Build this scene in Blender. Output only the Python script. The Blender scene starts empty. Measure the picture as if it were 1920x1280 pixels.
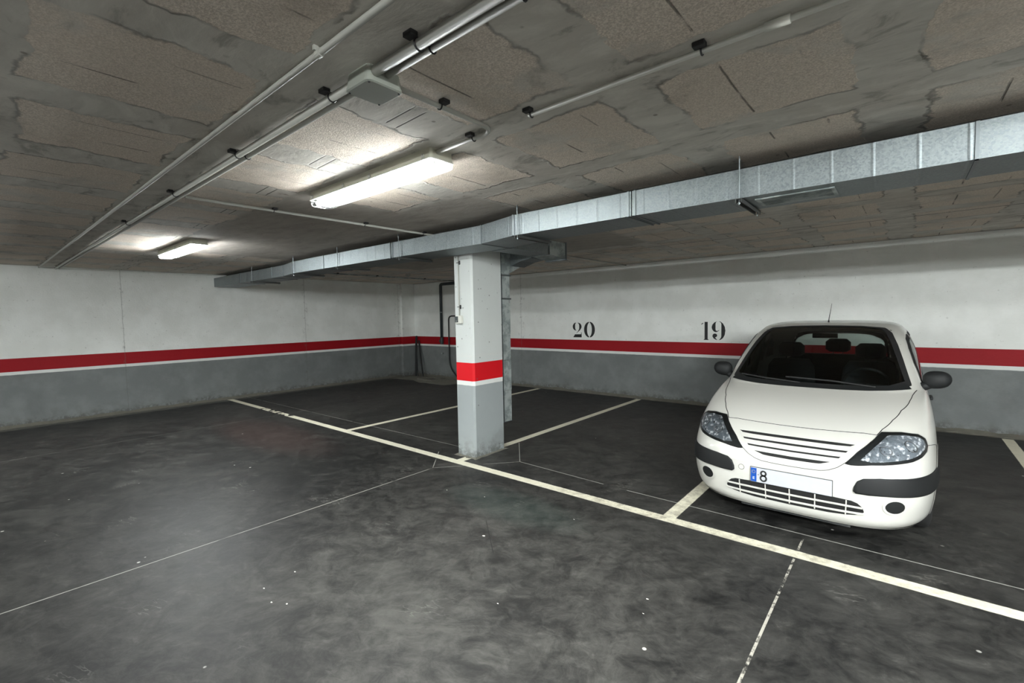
import bpy, bmesh, math, random
from mathutils import Vector, Matrix
from mathutils.bvhtree import BVHTree

random.seed(7)
SC = bpy.context.scene
COL = SC.collection
PI = math.pi

# ------------------------------------------------------------------ camera
YAW, PIT, ROL, CAM_H, FPX = -0.7017705, -0.0552671, -0.0186127, 1.65, 870.0
cam_data = bpy.data.cameras.new('camera')
cam = bpy.data.objects.new('camera', cam_data)
COL.objects.link(cam)
cam_data.sensor_fit = 'HORIZONTAL'
cam_data.sensor_width = 36.0
cam_data.lens = FPX / 1920.0 * 36.0
cam_data.clip_start = 0.05
_cy, _sy, _cp, _sp, _cr, _sr = math.cos(YAW), math.sin(YAW), math.cos(PIT), math.sin(PIT), math.cos(ROL), math.sin(ROL)
_fw = Vector((_sy*_cp, _cy*_cp, _sp)); _rt = Vector((_cy, -_sy, 0)); _up = _rt.cross(_fw)
_r2 = _cr*_rt + _sr*_up; _u2 = -_sr*_rt + _cr*_up
cam.matrix_world = Matrix(((_r2.x, _u2.x, -_fw.x, 0), (_r2.y, _u2.y, -_fw.y, 0), (_r2.z, _u2.z, -_fw.z, CAM_H), (0, 0, 0, 1)))
SC.camera = cam

# ------------------------------------------------------------------ world / view / light levels
SC.view_settings.view_transform = 'Standard'
SC.view_settings.look = 'None'
SC.view_settings.gamma = 1.0
SC.view_settings.use_curve_mapping = False
SC.view_settings.exposure = 0.0
TUBE_POWER = [145.0, 215.0, 280.0, 45.0, 1250.0, 360.0, 600.0]   # emission of the diffusers, by lamp row
world = bpy.data.worlds.new('world'); SC.world = world
world.use_nodes = True
world.node_tree.nodes['Background'].inputs[0].default_value = (0.5, 0.52, 0.5, 1)
world.node_tree.nodes['Background'].inputs[1].default_value = 0.0
TUBE_COLOR = (0.975, 1.0, 0.99)
# centres (x, y) of the ceiling lamps; rows far behind are added fill light
LAMPS = [(-2.76, 1.84, 0), (-7.0, 1.84, 1), (1.7, 1.84, 2), (-5.0, -1.0, 3), (2.2, -1.0, 4), (6.0, -1.0, 4), (-8.0, -5.0, 5), (-2.9, -5.0, 5), (2.2, -5.0, 5), (6.5, -5.0, 5), (-5.0, -9.5, 6), (3.0, -9.5, 6)]
CEIL = 2.61

# ------------------------------------------------------------------ node expression helper
class E:
    """A node socket that can be used in arithmetic."""
    nt = None
    def __init__(s, sock): s.s = sock
    @staticmethod
    def m(op, *a, clamp=False):
        n = E.nt.nodes.new('ShaderNodeMath'); n.operation = op; n.use_clamp = clamp
        for i, v in enumerate(a):
            if isinstance(v, E): E.nt.links.new(v.s, n.inputs[i])
            else: n.inputs[i].default_value = v
        return E(n.outputs[0])
    def __add__(s, o): return E.m('ADD', s, o)
    __radd__ = __add__
    def __sub__(s, o): return E.m('SUBTRACT', s, o)
    def __rsub__(s, o): return E.m('SUBTRACT', o, s)
    def __mul__(s, o): return E.m('MULTIPLY', s, o)
    __rmul__ = __mul__
    def __truediv__(s, o): return E.m('DIVIDE', s, o)
    def abs(s): return E.m('ABSOLUTE', s)
    def clamp(s): return E.m('ADD', s, 0.0, clamp=True)
    def min(s, o): return E.m('MINIMUM', s, o)
    def max(s, o): return E.m('MAXIMUM', s, o)
    def mod(s, o): return E.m('FLOORED_MODULO', s, o)

def sstep(a, b, x):
    n = E.nt.nodes.new('ShaderNodeMapRange'); n.interpolation_type = 'SMOOTHSTEP'
    E.nt.links.new(x.s, n.inputs[0])
    n.inputs[1].default_value = a; n.inputs[2].default_value = b
    n.inputs[3].default_value = 0; n.inputs[4].default_value = 1
    if a > b:
        n.inputs[1].default_value = b; n.inputs[2].default_value = a
        n.inputs[3].default_value = 1; n.inputs[4].default_value = 0
    return E(n.outputs[0])

def vec(x, y, z):
    n = E.nt.nodes.new('ShaderNodeCombineXYZ')
    for i, v in enumerate((x, y, z)):
        if isinstance(v, E): E.nt.links.new(v.s, n.inputs[i])
        else: n.inputs[i].default_value = v
    return E(n.outputs[0])

def noise(v, scale, detail=4, rough=0.5, dist=0.0):
    n = E.nt.nodes.new('ShaderNodeTexNoise'); E.nt.links.new(v.s, n.inputs['Vector'])
    n.inputs['Scale'].default_value = scale; n.inputs['Detail'].default_value = detail
    n.inputs['Roughness'].default_value = rough; n.inputs['Distortion'].default_value = dist
    return E(n.outputs[0])

def voronoi(v, scale, feature='F1', out='Distance', rnd=1.0):
    n = E.nt.nodes.new('ShaderNodeTexVoronoi'); n.feature = feature
    E.nt.links.new(v.s, n.inputs['Vector']); n.inputs['Scale'].default_value = scale
    n.inputs['Randomness'].default_value = rnd
    return E(n.outputs[out])

def mixc(f, a, b):
    n = E.nt.nodes.new('ShaderNodeMix'); n.data_type = 'RGBA'
    if isinstance(f, E): E.nt.links.new(f.s, n.inputs[0])
    else: n.inputs[0].default_value = f
    for k, v in ((6, a), (7, b)):
        if isinstance(v, E): E.nt.links.new(v.s, n.inputs[k])
        else: n.inputs[k].default_value = (v[0], v[1], v[2], 1)
    return E(n.outputs[2])

def xyz():
    g = E.nt.nodes.new('ShaderNodeNewGeometry'); s = E.nt.nodes.new('ShaderNodeSeparateXYZ')
    E.nt.links.new(g.outputs['Position'], s.inputs[0])
    return E(g.outputs['Position']), E(s.outputs[0]), E(s.outputs[1]), E(s.outputs[2])

def band(x, a, b, e=0.004):            # 1 between a and b
    return sstep(a-e, a+e, x) * sstep(b+e, b-e, x)

def rect(x, y, x0, x1, y0, y1, e=0.004):
    return band(x, x0, x1, e) * band(y, y0, y1, e)

def seg(x, y, p, q, w, e=0.002):       # thin line mask from p to q
    dx, dy = q[0]-p[0], q[1]-p[1]; L = math.hypot(dx, dy); dx /= L; dy /= L
    t = (x-p[0])*dx + (y-p[1])*dy
    d = ((x-p[0])*(-dy) + (y-p[1])*dx).abs()
    return sstep(w+e, w, d) * band(t, 0, L, 0.01)

def blob(x, y, cx, cy, rx, ry):        # soft spot of wear
    d = ((x-cx)/rx)*((x-cx)/rx) + ((y-cy)/ry)*((y-cy)/ry)
    return sstep(1.0, 0.0, d)

def mat(name, base=(0.5, 0.5, 0.5), rough=0.5, metal=0.0, **kw):
    m = bpy.data.materials.new(name); m.use_nodes = True
    nt = m.node_tree; b = nt.nodes['Principled BSDF']
    b.inputs['Base Color'].default_value = (*base, 1)
    b.inputs['Roughness'].default_value = rough
    b.inputs['Metallic'].default_value = metal
    for k, v in kw.items(): b.inputs[k.replace('_', ' ')].default_value = v
    E.nt = nt
    return m, b
def setc(b, k, v): E.nt.links.new(v.s, b.inputs[k])
def bump(b, h, dist, strength=1.0):
    n = E.nt.nodes.new('ShaderNodeBump'); E.nt.links.new(h.s, n.inputs['Height'])
    n.inputs['Distance'].default_value = dist; n.inputs['Strength'].default_value = strength
    E.nt.links.new(n.outputs[0], b.inputs['Normal'])

def srgb(r, g, b):
    f = lambda c: (c/255/12.92) if c/255 <= 0.04045 else ((c/255+0.055)/1.055)**2.4
    return (f(r), f(g), f(b))

# ------------------------------------------------------------------ materials
M = {}
def painted(name, seam):
    m, b = mat(name, rough=0.6)
    b.inputs['Specular IOR Level'].default_value = 0.25
    P, x, y, z = xyz()
    fine = noise(P, 9, 5, 0.6)
    zj = z + (noise(P, 14, 3)-0.5)*0.007
    white = mixc(sstep(0.35, 0.7, noise(P, 2.2, 5, 0.6)), srgb(226, 228, 223), srgb(236, 238, 234)) if seam else mixc(noise(P, 2.2, 5, 0.6), srgb(192, 196, 193), srgb(203, 207, 204))
    white = mixc(sstep(0.68, 0.78, noise(P, 26, 2, 0.5))*0.35, white, srgb(150, 152, 146))
    grey = mixc(sstep(0.35, 0.7, noise(P, 3, 5, 0.6)), srgb(112, 116, 115), srgb(124, 128, 127)) if seam else mixc(noise(P, 3, 5, 0.6), srgb(146, 152, 152), srgb(158, 164, 164))
    # scuffs low down on the grey paint
    low = sstep(0.32, 0.02, z)
    foot = sstep(0.14, 0.03, z + (noise(P, 6, 4)-0.5)*0.16)*sstep(0.40, 0.55, noise(P, 16, 5, 0.7))
    wide = sstep(0.56, 0.72, noise(vec(x*1.0, y*1.0, z*0.8), 1.7, 5, 0.6))
    grey = mixc(low*sstep(0.45, 0.75, noise(P, 7, 6, 0.65))*0.55, grey, srgb(88, 86, 80))
    grey = mixc(foot*0.6, grey, srgb(70, 68, 62))
    grey = mixc(wide*0.22, grey, srgb(84, 84, 80))
    red = mixc(fine*0.35, srgb(150, 12, 24), srgb(132, 10, 20)) if seam else mixc(fine*0.35, srgb(204, 20, 30), srgb(188, 17, 26))
    c = mixc(sstep(0.848, 0.852, zj), grey, srgb(222, 224, 220))
    c = mixc(sstep(0.900, 0.903, z), c, red)
    c = mixc(sstep(1.113, 1.116, z), c, white)
    h = noise(P, 40, 3, 0.6)
    if seam:
        # vertical pour joints with dirt, as found on the real walls
        for kind, pos, w in seam:
            u = x if kind == 'x' else y
            uu = u + (noise(vec(0, 0, z), 5, 3)-0.5)*0.03
            line = sstep(0.012, 0.0, (uu-pos).abs())
            dirt = sstep(w, 0.0, (uu-pos).abs())*sstep(0.52, 0.72, noise(P, 11, 6, 0.7))
            c = mixc((line*0.35 + dirt*0.55).clamp(), c, srgb(92, 90, 84))
    else:
        # drips and blisters of thick paint on the pillar
        drip = sstep(0.60, 0.75, noise(vec(x*60, y*60, z*1.5), 1.0, 3, 0.6))*sstep(1.2, 2.0, z)
        blis = sstep(0.20, 0.05, voronoi(vec(x, y, z*0.7), 26))*sstep(0.55, 0.62, noise(P, 4, 2))*sstep(1.2, 1.5, z)
        h = h*0.3 + drip*0.5 + blis*0.9
        pin = sstep(0.10, 0.04, voronoi(P, 9))
        c = mixc(pin*0.8, c, srgb(95, 95, 92))
    setc(b, 'Base Color', c)
    bump(b, h, 0.004, 0.6)
    return m
M['wall_back'] = painted('wall_paint_back', [('x', -6.85, 0.16)])
M['wall_left'] = painted('wall_paint_left', [('y', 5.28, 0.12), ('y', 7.95, 0.2), ('y', 1.9, 0.05)])
M['pillar'] = painted('pillar_paint', None)

# ---- floor
m, b = mat('polished_concrete', rough=0.42)
b.inputs['Specular IOR Level'].default_value = 0.35
P, x, y, z = xyz()
w1 = noise(P, 1.3, 4, 0.55); w2 = noise(vec(x+7.3, y-2.1, 0), 1.3, 4, 0.55)
Q = vec(x + (w1-0.5)*0.7, y + (w2-0.5)*0.7, 0)
n1 = noise(Q, 1.1, 8, 0.68); n2 = noise(Q, 5.5, 6, 0.7); n3 = noise(P, 30, 4, 0.6)
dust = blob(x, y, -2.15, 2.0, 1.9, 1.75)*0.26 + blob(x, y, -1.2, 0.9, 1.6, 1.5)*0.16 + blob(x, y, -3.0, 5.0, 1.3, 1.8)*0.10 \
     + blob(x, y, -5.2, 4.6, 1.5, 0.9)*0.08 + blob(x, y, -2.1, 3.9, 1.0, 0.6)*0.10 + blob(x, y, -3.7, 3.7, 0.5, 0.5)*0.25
n4 = noise(vec(x*1.0+y*0.7, y*2.2-x*1.5, 0), 2.6, 8, 0.72, 0.5)
n5 = noise(Q, 9.0, 6, 0.75, 0.4)
tex = sstep(0.40, 0.62, n1*0.38 + n4*0.34 + n5*0.28)
fine_ = sstep(0.35, 0.70, n5*0.6 + n3*0.4)
t = (tex*0.40 + dust*(0.45+tex*1.1) + (fine_-0.5)*0.16 + 0.06 - blob(x, y, -6.3, 1.8, 3.2, 2.6)*0.16).clamp()  # left floor toned darker to offset the lamp's light there
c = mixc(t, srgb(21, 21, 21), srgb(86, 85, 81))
c = mixc(sstep(0.56, 0.72, n4*0.6+n5*0.4)*0.30, c, srgb(112, 111, 106))
# rust and green tints of old spills
c = mixc(blob(x, y, -7.0, 2.8, 2.0, 0.6)*0.22, c, srgb(84, 58, 52))
c = mixc(blob(x, y, -2.6, 3.0, 0.9, 0.35)*0.18, c, srgb(60, 84, 78))
# small scratches and pale chips
scr = sstep(0.025, 0.0, (noise(vec(x*1.2+y*0.5, y*5-x*1.5, 0), 3.1, 3, 0.6)-0.5).abs())*sstep(0.60, 0.72, noise(P, 2.1, 3))
c = mixc(scr*0.30, c, srgb(150, 149, 142))
chip = sstep(0.045, 0.030, voronoi(P, 3.6))*sstep(0.5, 0.56, noise(P, 1.7, 2))
c = mixc(chip*0.85, c, srgb(214, 212, 204))
# bare mortar screed in the far corner
edge = (noise(P, 2.3, 4, 0.6)-0.5)*0.8
scree = sstep(7.45, 7.6, y + edge)*sstep(-8.35, -8.5, x + edge*0.5)
scree = scree.max(sstep(8.30, 8.40, y + (noise(P, 6, 4)-0.5)*0.12))
c = mixc(scree, c, mixc(n2, srgb(92, 92, 84), srgb(150, 148, 136)))
scree2 = sstep(-10.60, -10.68, x + (noise(P, 6, 4)-0.5)*0.15)
c = mixc(scree2*0.7, c, srgb(104, 103, 96))
# saw cuts filled with pale dust
cuts = seg(x, y, (-11, 3.90), (-4.05, 4.01), 0.004)
for p, q, w in [((-4.34, 3.70), (-3.92, 3.25), 0.003), ((-3.92, 3.25), (-3.29, 3.99), 0.003), ((-3.29, 3.99), (-3.80, 4.60), 0.003),
                ((-3.29, 3.99), (-2.2, 3.94), 0.0045), ((-1.95, 3.93), (9, 3.86), 0.0045), ((-3.92, -8), (-3.92, 3.25), 0.004), ((-3.92, 4.7), (-3.92, 8.4), 0.004)]:
    cuts = cuts.max(seg(x, y, p, q, w))
brk = sstep(0.30, 0.42, noise(P, 3.5, 3))
c = mixc(cuts*brk*0.85, c, srgb(170, 170, 162))
cl = seg(x, y, (-8.35, -8), (-8.30, 3.97), 0.006).max(seg(x, y, (-8.30, 3.97), (-8.15, 8.4), 0.005))
c = mixc(cl*0.35, c, srgb(150, 150, 144))
cr = seg(x, y, (-0.545, -8), (-0.525, 3.85), 0.006)
c = mixc(cr*sstep(0.40, 0.55, noise(P, 14, 4, 0.7))*0.9, c, srgb(186, 182, 170))
dk = seg(x, y, (-2.55, 2.65), (-2.15, 2.30), 0.002)
c = mixc(dk*0.7, c, srgb(30, 30, 30))
# painted bay lines, worn
wear = noise(vec(x*3, y*3, 0), 9, 6, 0.7)
jag = (noise(P, 22, 3)-0.5)*0.010
ln = rect(x, y + jag, -11, 9, 3.513, 3.618)
for X in (-6.27, -3.87, -1.42, 1.02, 3.45):
    ln = ln.max(rect(x + jag, y, X-0.052, X+0.052, 3.56, 8.33))
patch = (rect(x, y, -9.2, -8.0, 3.4, 3.7, 0.1)*sstep(0.50, 0.56, noise(P, 9, 3)))
paint = mixc(wear, srgb(222, 216, 192), srgb(240, 236, 216))
tyre = blob(x, y, -1.1, 3.57, 1.9, 0.2)*0.8 + blob(x, y, -1.42, 4.2, 0.2, 0.9)*0.7 + 0.15
paint = mixc(tyre.clamp()*sstep(0.38, 0.68, noise(P, 11, 6, 0.75))*0.85, paint, srgb(158, 151, 132))
c = mixc((ln*(1.0-patch)*0.97).clamp(), c, paint)
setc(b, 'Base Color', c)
rgh = (0.40 + n2*0.22 + t*0.12 + scree*0.3 + ln*0.1).clamp()
setc(b, 'Roughness', rgh)
bump(b, n3*0.3 + n5*0.4 + n2*0.5 - cuts*0.6 - cr*0.8 + scree*(n3*3.0), 0.006, 0.35)
M['floor'] = m

# ---- ceiling: waffle slab of porous blocks with smeared concrete ribs
m, b = mat('waffle_slab', rough=0.9)
P, x, y, z = xyz()
wa = (noise(P, 2.6, 4, 0.55)-0.5)*0.16; wb = (noise(vec(x+5, y+3, 0), 2.6, 4, 0.55)-0.5)*0.16
fj = (noise(P, 24, 3, 0.6)-0.5)*0.022
wc = (noise(P, 8, 3, 0.6)-0.5)*0.10
xx = x + wa*0.5 + wc + fj; yy = y + wb*0.6 + wc*0.8 + fj
u = ((xx + 1.855 + 0.45).mod(0.9) - 0.45).abs()      # distance from the rib along y
v = ((yy - 1.82 + 0.435).mod(0.87) - 0.435).abs()    # distance from the rib along x
rag = (noise(P, 1.1, 2)-0.5)*0.14
cell = (u - 0.125 - rag).min(v - 0.115 - rag)        # > 0 inside the blocks
# solid slab around the pillar head
cap = (sstep(-3.52, -3.60, xx)*sstep(1.66, 1.74, yy + wa)*sstep(-7.6, -7.5, xx)*sstep(6.1, 6.0, yy)).max(sstep(-2.62, -2.72, xx)*sstep(2.60, 2.68, yy)*sstep(6.1, 6.0, yy)*sstep(-7.6, -7.5, xx))
blockm = sstep(0.0, 0.008, cell)*(1.0-cap)
edge_l = sstep(0.016, 0.0, cell.abs())*(1.0-cap)*sstep(0.42, 0.55, noise(P, 3.3, 3))
jx = (x + wa*0.12 + 1.475 + 0.45).mod(0.9) - 0.45
jx2 = (x + wa*0.12 + 1.215 + 0.45).mod(0.9) - 0.45
joint = sstep(0.006, 0.001, jx.abs()).max(sstep(0.006, 0.001, jx2.abs())*0.6)*sstep(0.03, 0.05, cell)*(1.0-cap)*sstep(0.48, 0.56, noise(P, 2.7, 3))
cuts = sstep(0.006, 0.002, (y+x*0.05-1.30).abs()).max(sstep(0.006, 0.002, (y+x*0.05-1.37).abs()))*(1.0-blockm)*sstep(0.14, 0.10, u)*(1.0-cap)*sstep(-1.2, -1.3, x)*sstep(0.40, 0.46, noise(P, 3.7, 2))
pores = noise(P, 150, 3, 0.75); crumb = voronoi(P, 120)
block = mixc(sstep(0.35, 0.68, pores), srgb(186, 174, 160), srgb(232, 221, 207))
block = mixc(sstep(0.35, 0.65, noise(P, 1.4, 3))*0.35, block, srgb(208, 194, 178))
streak = noise(vec(x*1.6+y*0.6, y*5.5-x*0.8, 0), 2.0, 6, 0.62)
conc = mixc(streak, srgb(166, 162, 154), srgb(220, 216, 206))
conc = mixc(sstep(0.45, 0.70, noise(P, 0.8, 5, 0.6))*0.5, conc, srgb(172, 163, 152))
smear = noise(vec(x*1.4-y*0.5, y*2.6+x*0.4, 0), 2.3, 7, 0.66, 0.6)
conc = mixc(sstep(0.50, 0.66, smear)*0.55, conc, srgb(216, 212, 202))
conc = mixc(sstep(0.46, 0.34, smear)*0.55, conc, srgb(122, 118, 108))
film = sstep(0.52, 0.64, noise(vec(x+9, y-4, 0), 1.9, 5, 0.6))  # cement slurry over some blocks
c = mixc((blockm*(1.0-film*0.7)).clamp(), conc, block)
capc = mixc(streak, srgb(126, 118, 110), srgb(182, 174, 163))
c = mixc(cap*0.75, c, capc)
c = mixc((joint*0.7 + cuts*0.8 + edge_l*0.5).clamp(), c, srgb(52, 46, 38))
dirt = sstep(0.52, 0.70, noise(vec(x-3, y+8, 0), 1.0, 7, 0.7))
c = mixc(dirt*0.38, c, srgb(112, 104, 92))
spk = sstep(0.10, 0.05, voronoi(P, 7.0))*sstep(0.50, 0.58, noise(P, 2.2, 2))
c = mixc(spk*0.6, c, srgb(84, 70, 56))
rust = sstep(0.66, 0.72, noise(P, 6.5, 3, 0.6))*sstep(0.55, 0.62, noise(P, 1.3, 2))
c = mixc(rust*0.5, c, srgb(96, 70, 62))
form = sstep(0.016, 0.006, (y+x*0.02-6.48).abs())
c = mixc(form*0.75, c, srgb(42, 40, 38))
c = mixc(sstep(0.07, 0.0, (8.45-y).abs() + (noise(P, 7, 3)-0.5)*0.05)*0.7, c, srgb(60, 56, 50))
setc(b, 'Base Color', c)
hh = smear*0.5*(1.0-blockm) + blockm*(0.35 + (pores-0.5)*0.55 + crumb*0.18)*0.5 - (1.0-blockm)*0.15 + streak*0.25 + edge_l*0.5 - joint*0.8 - cuts*0.8 - form*0.8
bump(b, hh, 0.012, 0.9)
M['ceiling'] = m

# ---- galvanised sheet
m, b = mat('galvanised_steel', rough=0.46, metal=1.0)
P, x, y, z = xyz()
sp = voronoi(P, 130, out='Color'); sp1 = E.nt.nodes.new('ShaderNodeSeparateColor'); E.nt.links.new(sp.s, sp1.inputs[0])
g = E(sp1.outputs[0])
c = mixc((g*0.75 + noise(P, 4, 3)*0.25), srgb(124, 131, 134), srgb(166, 173, 174))
setc(b, 'Base Color', c)
setc(b, 'Roughness', 0.46 + g*0.22)
bead = sstep(0.012, 0.0, ((x+z*0.02).mod(0.185)-0.09).abs())
bump(b, (g*0.16 + bead*0.8 + noise(P, 3, 2)*1.6), 0.006, 0.45)
M['zinc'] = m
m, b = mat('galvanised_flange', srgb(134, 140, 142), 0.5, 1.0); M['flange'] = m
m, b = mat('dull_galvanised_steel', srgb(140, 150, 150), 0.5, 0.45)
P, x, y, z = xyz()
c = mixc(sstep(0.4, 0.6, noise(vec(x, y, z), 7, 4, 0.7)), srgb(138, 147, 146), srgb(182, 190, 188))
setc(b, 'Base Color', c); M['dull_zinc'] = m

def simple(key, base, rough=0.5, metal=0.0, var=0.12, scale=18, **kw):
    m, b = mat(key, base, rough, metal, **kw)
    P, x, y, z = xyz()
    d = tuple(ch*(1-var) for ch in base)
    setc(b, 'Base Color', mixc(noise(P, scale, 3), d, base))
    M[key] = m
simple('pvc_grey_white', srgb(176, 176, 168), 0.45)
simple('pvc_box', srgb(156, 160, 150), 0.5)
simple('lamp_tray', srgb(196, 194, 176), 0.5)
simple('black_plastic', (0.012, 0.012, 0.013), 0.5)
simple('black_paint', (0.010, 0.011, 0.011), 0.7)
simple('white_plastic', srgb(214, 214, 204), 0.4)
simple('dark_pipe', srgb(50, 58, 60), 0.45)
simple('hose', (0.012, 0.014, 0.014), 0.55)
simple('dark_wood', srgb(40, 43, 43), 0.8)
simple('mortar', srgb(112, 110, 100), 0.9, var=0.35, scale=12)
simple('under_metal', srgb(86, 88, 86), 0.6, 0.6)
simple('light_blocker_dark', srgb(34, 32, 30), 0.95)
simple('chip_white', srgb(225, 223, 214), 0.7)

m = bpy.data.materials.new('lit_diffuser'); m.use_nodes = True; nt = m.node_tree
nt.nodes.remove(nt.nodes['Principled BSDF'])
em = nt.nodes.new('ShaderNodeEmission'); em.inputs[0].default_value = (*TUBE_COLOR, 1)
nt.links.new(em.outputs[0], nt.nodes['Material Output'].inputs[0]); M['lit'] = m
def lit_material(power):
    mm = M['lit'].copy(); mm.name = 'lit_diffuser'
    [n for n in mm.node_tree.nodes if n.type == 'EMISSION'][0].inputs[1].default_value = power
    return mm

def thin_clear(name, tint, gloss=0.12, rough=0.03):
    m = bpy.data.materials.new(name); m.use_nodes = True; nt = m.node_tree
    nt.nodes.remove(nt.nodes['Principled BSDF'])
    t = nt.nodes.new('ShaderNodeBsdfTransparent'); t.inputs[0].default_value = (*tint, 1)
    g = nt.nodes.new('ShaderNodeBsdfGlossy'); g.inputs['Roughness'].default_value = rough
    fr = nt.nodes.new('ShaderNodeFresnel'); fr.inputs[0].default_value = 1.45
    mx = nt.nodes.new('ShaderNodeMixShader')
    nt.links.new(fr.outputs[0], mx.inputs[0]); nt.links.new(t.outputs[0], mx.inputs[1]); nt.links.new(g.outputs[0], mx.inputs[2])
    nt.links.new(mx.outputs[0], nt.nodes['Material Output'].inputs[0])
    return m
M['clear_cover'] = thin_clear('clear_cover', (0.95, 0.97, 0.98), rough=0.15)
M['window_glass'] = thin_clear('window_glass', (0.62, 0.68, 0.66))
M['lens'] = thin_clear('headlight_lens', (0.93, 0.95, 0.96))

# ------------------------------------------------------------------ mesh helpers
def link(name, bm, material, parent=None, smooth=False, origin=None):
    me = bpy.data.meshes.new(name)
    if origin is not None:
        bmesh.ops.translate(bm, verts=bm.verts, vec=-Vector(origin))
    bm.normal_update(); bm.to_mesh(me); bm.free()
    o = bpy.data.objects.new(name, me); COL.objects.link(o)
    for k in (material if isinstance(material, (list, tuple)) else [material]):
        me.materials.append(M[k] if isinstance(k, str) else k)
    if smooth:
        for p in me.polygons: p.use_smooth = True
    if origin is not None: o.location = origin
    if parent is not None:
        o.parent = parent
    return o

def tag(o, label=None, cat=None, group=None, kind=None):
    if label: o['label'] = label
    if cat: o['category'] = cat
    if group: o['group'] = group
    if kind: o['kind'] = kind
    return o

def thing(name, label, cat, loc=(0, 0, 0), rz=0, group=None):
    o = bpy.data.objects.new(name, None); COL.objects.link(o)
    o.empty_display_size = 0.1
    o.location = loc; o.rotation_euler = (0, 0, rz)
    return tag(o, label, cat, group)

def copy_tree(o, parent=None, loc=None):
    c = o.copy(); COL.objects.link(c)
    if parent is not None: c.parent = parent
    if loc is not None: c.location = loc
    for ch in list(o.children): copy_tree(ch, c)
    return c

def box(bm, x0, x1, y0, y1, z0, z1, bev=0.0):
    vs = [bm.verts.new((a, b_, c_)) for a in (x0, x1) for b_ in (y0, y1) for c_ in (z0, z1)]
    fs = [(0, 1, 3, 2), (4, 6, 7, 5), (0, 4, 5, 1), (2, 3, 7, 6), (0, 2, 6, 4), (1, 5, 7, 3)]
    faces = [bm.faces.new([vs[i] for i in f]) for f in fs]
    if bev:
        es = list({e for f in faces for e in f.edges})
        bmesh.ops.bevel(bm, geom=es, offset=bev, segments=2, affect='EDGES', profile=0.5)
    return bm

def prism(bm, pts, axis, a, b_):
    """extrude closed outline pts (2D) along axis from a to b_"""
    def P(p, t):
        return {'x': (t, p[0], p[1]), 'y': (p[0], t, p[1]), 'z': (p[0], p[1], t)}[axis]
    lo = [bm.verts.new(P(p, a)) for p in pts]; hi = [bm.verts.new(P(p, b_)) for p in pts]
    n = len(pts)
    fs = [bm.faces.new(lo), bm.faces.new(hi[::-1])]
    for i in range(n):
        fs.append(bm.faces.new((lo[i], hi[i], hi[(i+1) % n], lo[(i+1) % n])))
    bmesh.ops.recalc_face_normals(bm, faces=fs)
    return bm

def tube(bm, pts, r, seg=14, cap=True):
    pts = [Vector(p) for p in pts]; rings = []
    n = len(pts); prev = None
    for i, p in enumerate(pts):
        d = (pts[min(i+1, n-1)] - pts[max(i-1, 0)]).normalized()
        if prev is None:
            a = Vector((0, 0, 1)) if abs(d.z) < 0.9 else Vector((1, 0, 0))
            u_ = d.cross(a).normalized()
        else:
            u_ = (prev - d*prev.dot(d)).normalized()
        prev = u_; v_ = d.cross(u_)
        rr = r[i] if isinstance(r, (list, tuple)) else r
        rings.append([bm.verts.new(p + (u_*math.cos(2*PI*k/seg) + v_*math.sin(2*PI*k/seg))*rr) for k in range(seg)])
    for a, b_ in zip(rings, rings[1:]):
        for k in range(seg):
            bm.faces.new((a[k], a[(k+1) % seg], b_[(k+1) % seg], b_[k]))
    if cap:
        bm.faces.new(rings[0][::-1]); bm.faces.new(rings[-1])
    return bm

def bend(p0, p1, p2, r, n=8):
    """points of a rounded corner at p1"""
    p0, p1, p2 = Vector(p0), Vector(p1), Vector(p2)
    a = p1 + (p0-p1).normalized()*r; b_ = p1 + (p2-p1).normalized()*r
    return [(a*(1-t)**2 + p1*2*t*(1-t) + b_*t*t) for t in [i/n for i in range(n+1)]]

def structure(name, bm, m, label=None, cat=None, **k):
    o = link(name, bm, m, **k); tag(o, label, cat, kind='structure'); return o

# ------------------------------------------------------------------ room shell
XL, XR, YB, YF = -10.9, 9.0, 8.45, -12.0
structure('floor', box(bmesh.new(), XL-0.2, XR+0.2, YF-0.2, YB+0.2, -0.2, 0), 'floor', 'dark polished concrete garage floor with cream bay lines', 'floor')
structure('ceiling', box(bmesh.new(), XL-0.2, XR+0.2, YF-0.2, YB+0.2, CEIL, CEIL+0.25), 'ceiling', 'rough porous block ceiling smeared with concrete', 'ceiling')
structure('wall_back', box(bmesh.new(), XL-0.2, XR+0.2, YB, YB+0.2, 0, CEIL), 'wall_back', 'white and grey wall with red band and bay numbers', 'wall')
structure('wall_left', box(bmesh.new(), XL-0.2, XL, YF-0.2, YB, 0, CEIL), 'wall_left', 'long white and grey wall with red band at left', 'wall')
structure('wall_right', box(bmesh.new(), XR, XR+0.2, YF-0.2, YB, 0, CEIL), 'wall_back', 'white and grey wall closing the garage at right', 'wall')
structure('wall_front', box(bmesh.new(), XL, XR, YF-0.2, YF, 0, CEIL), 'wall_back', 'white and grey end wall behind the viewpoint', 'wall')
# shallow engaged pier in the far corner
structure('trim_1', box(bmesh.new(), XL, XL+0.085, 8.02, YB, 0, CEIL), 'wall_left', 'shallow painted pier in the far left corner', 'pier')

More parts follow.
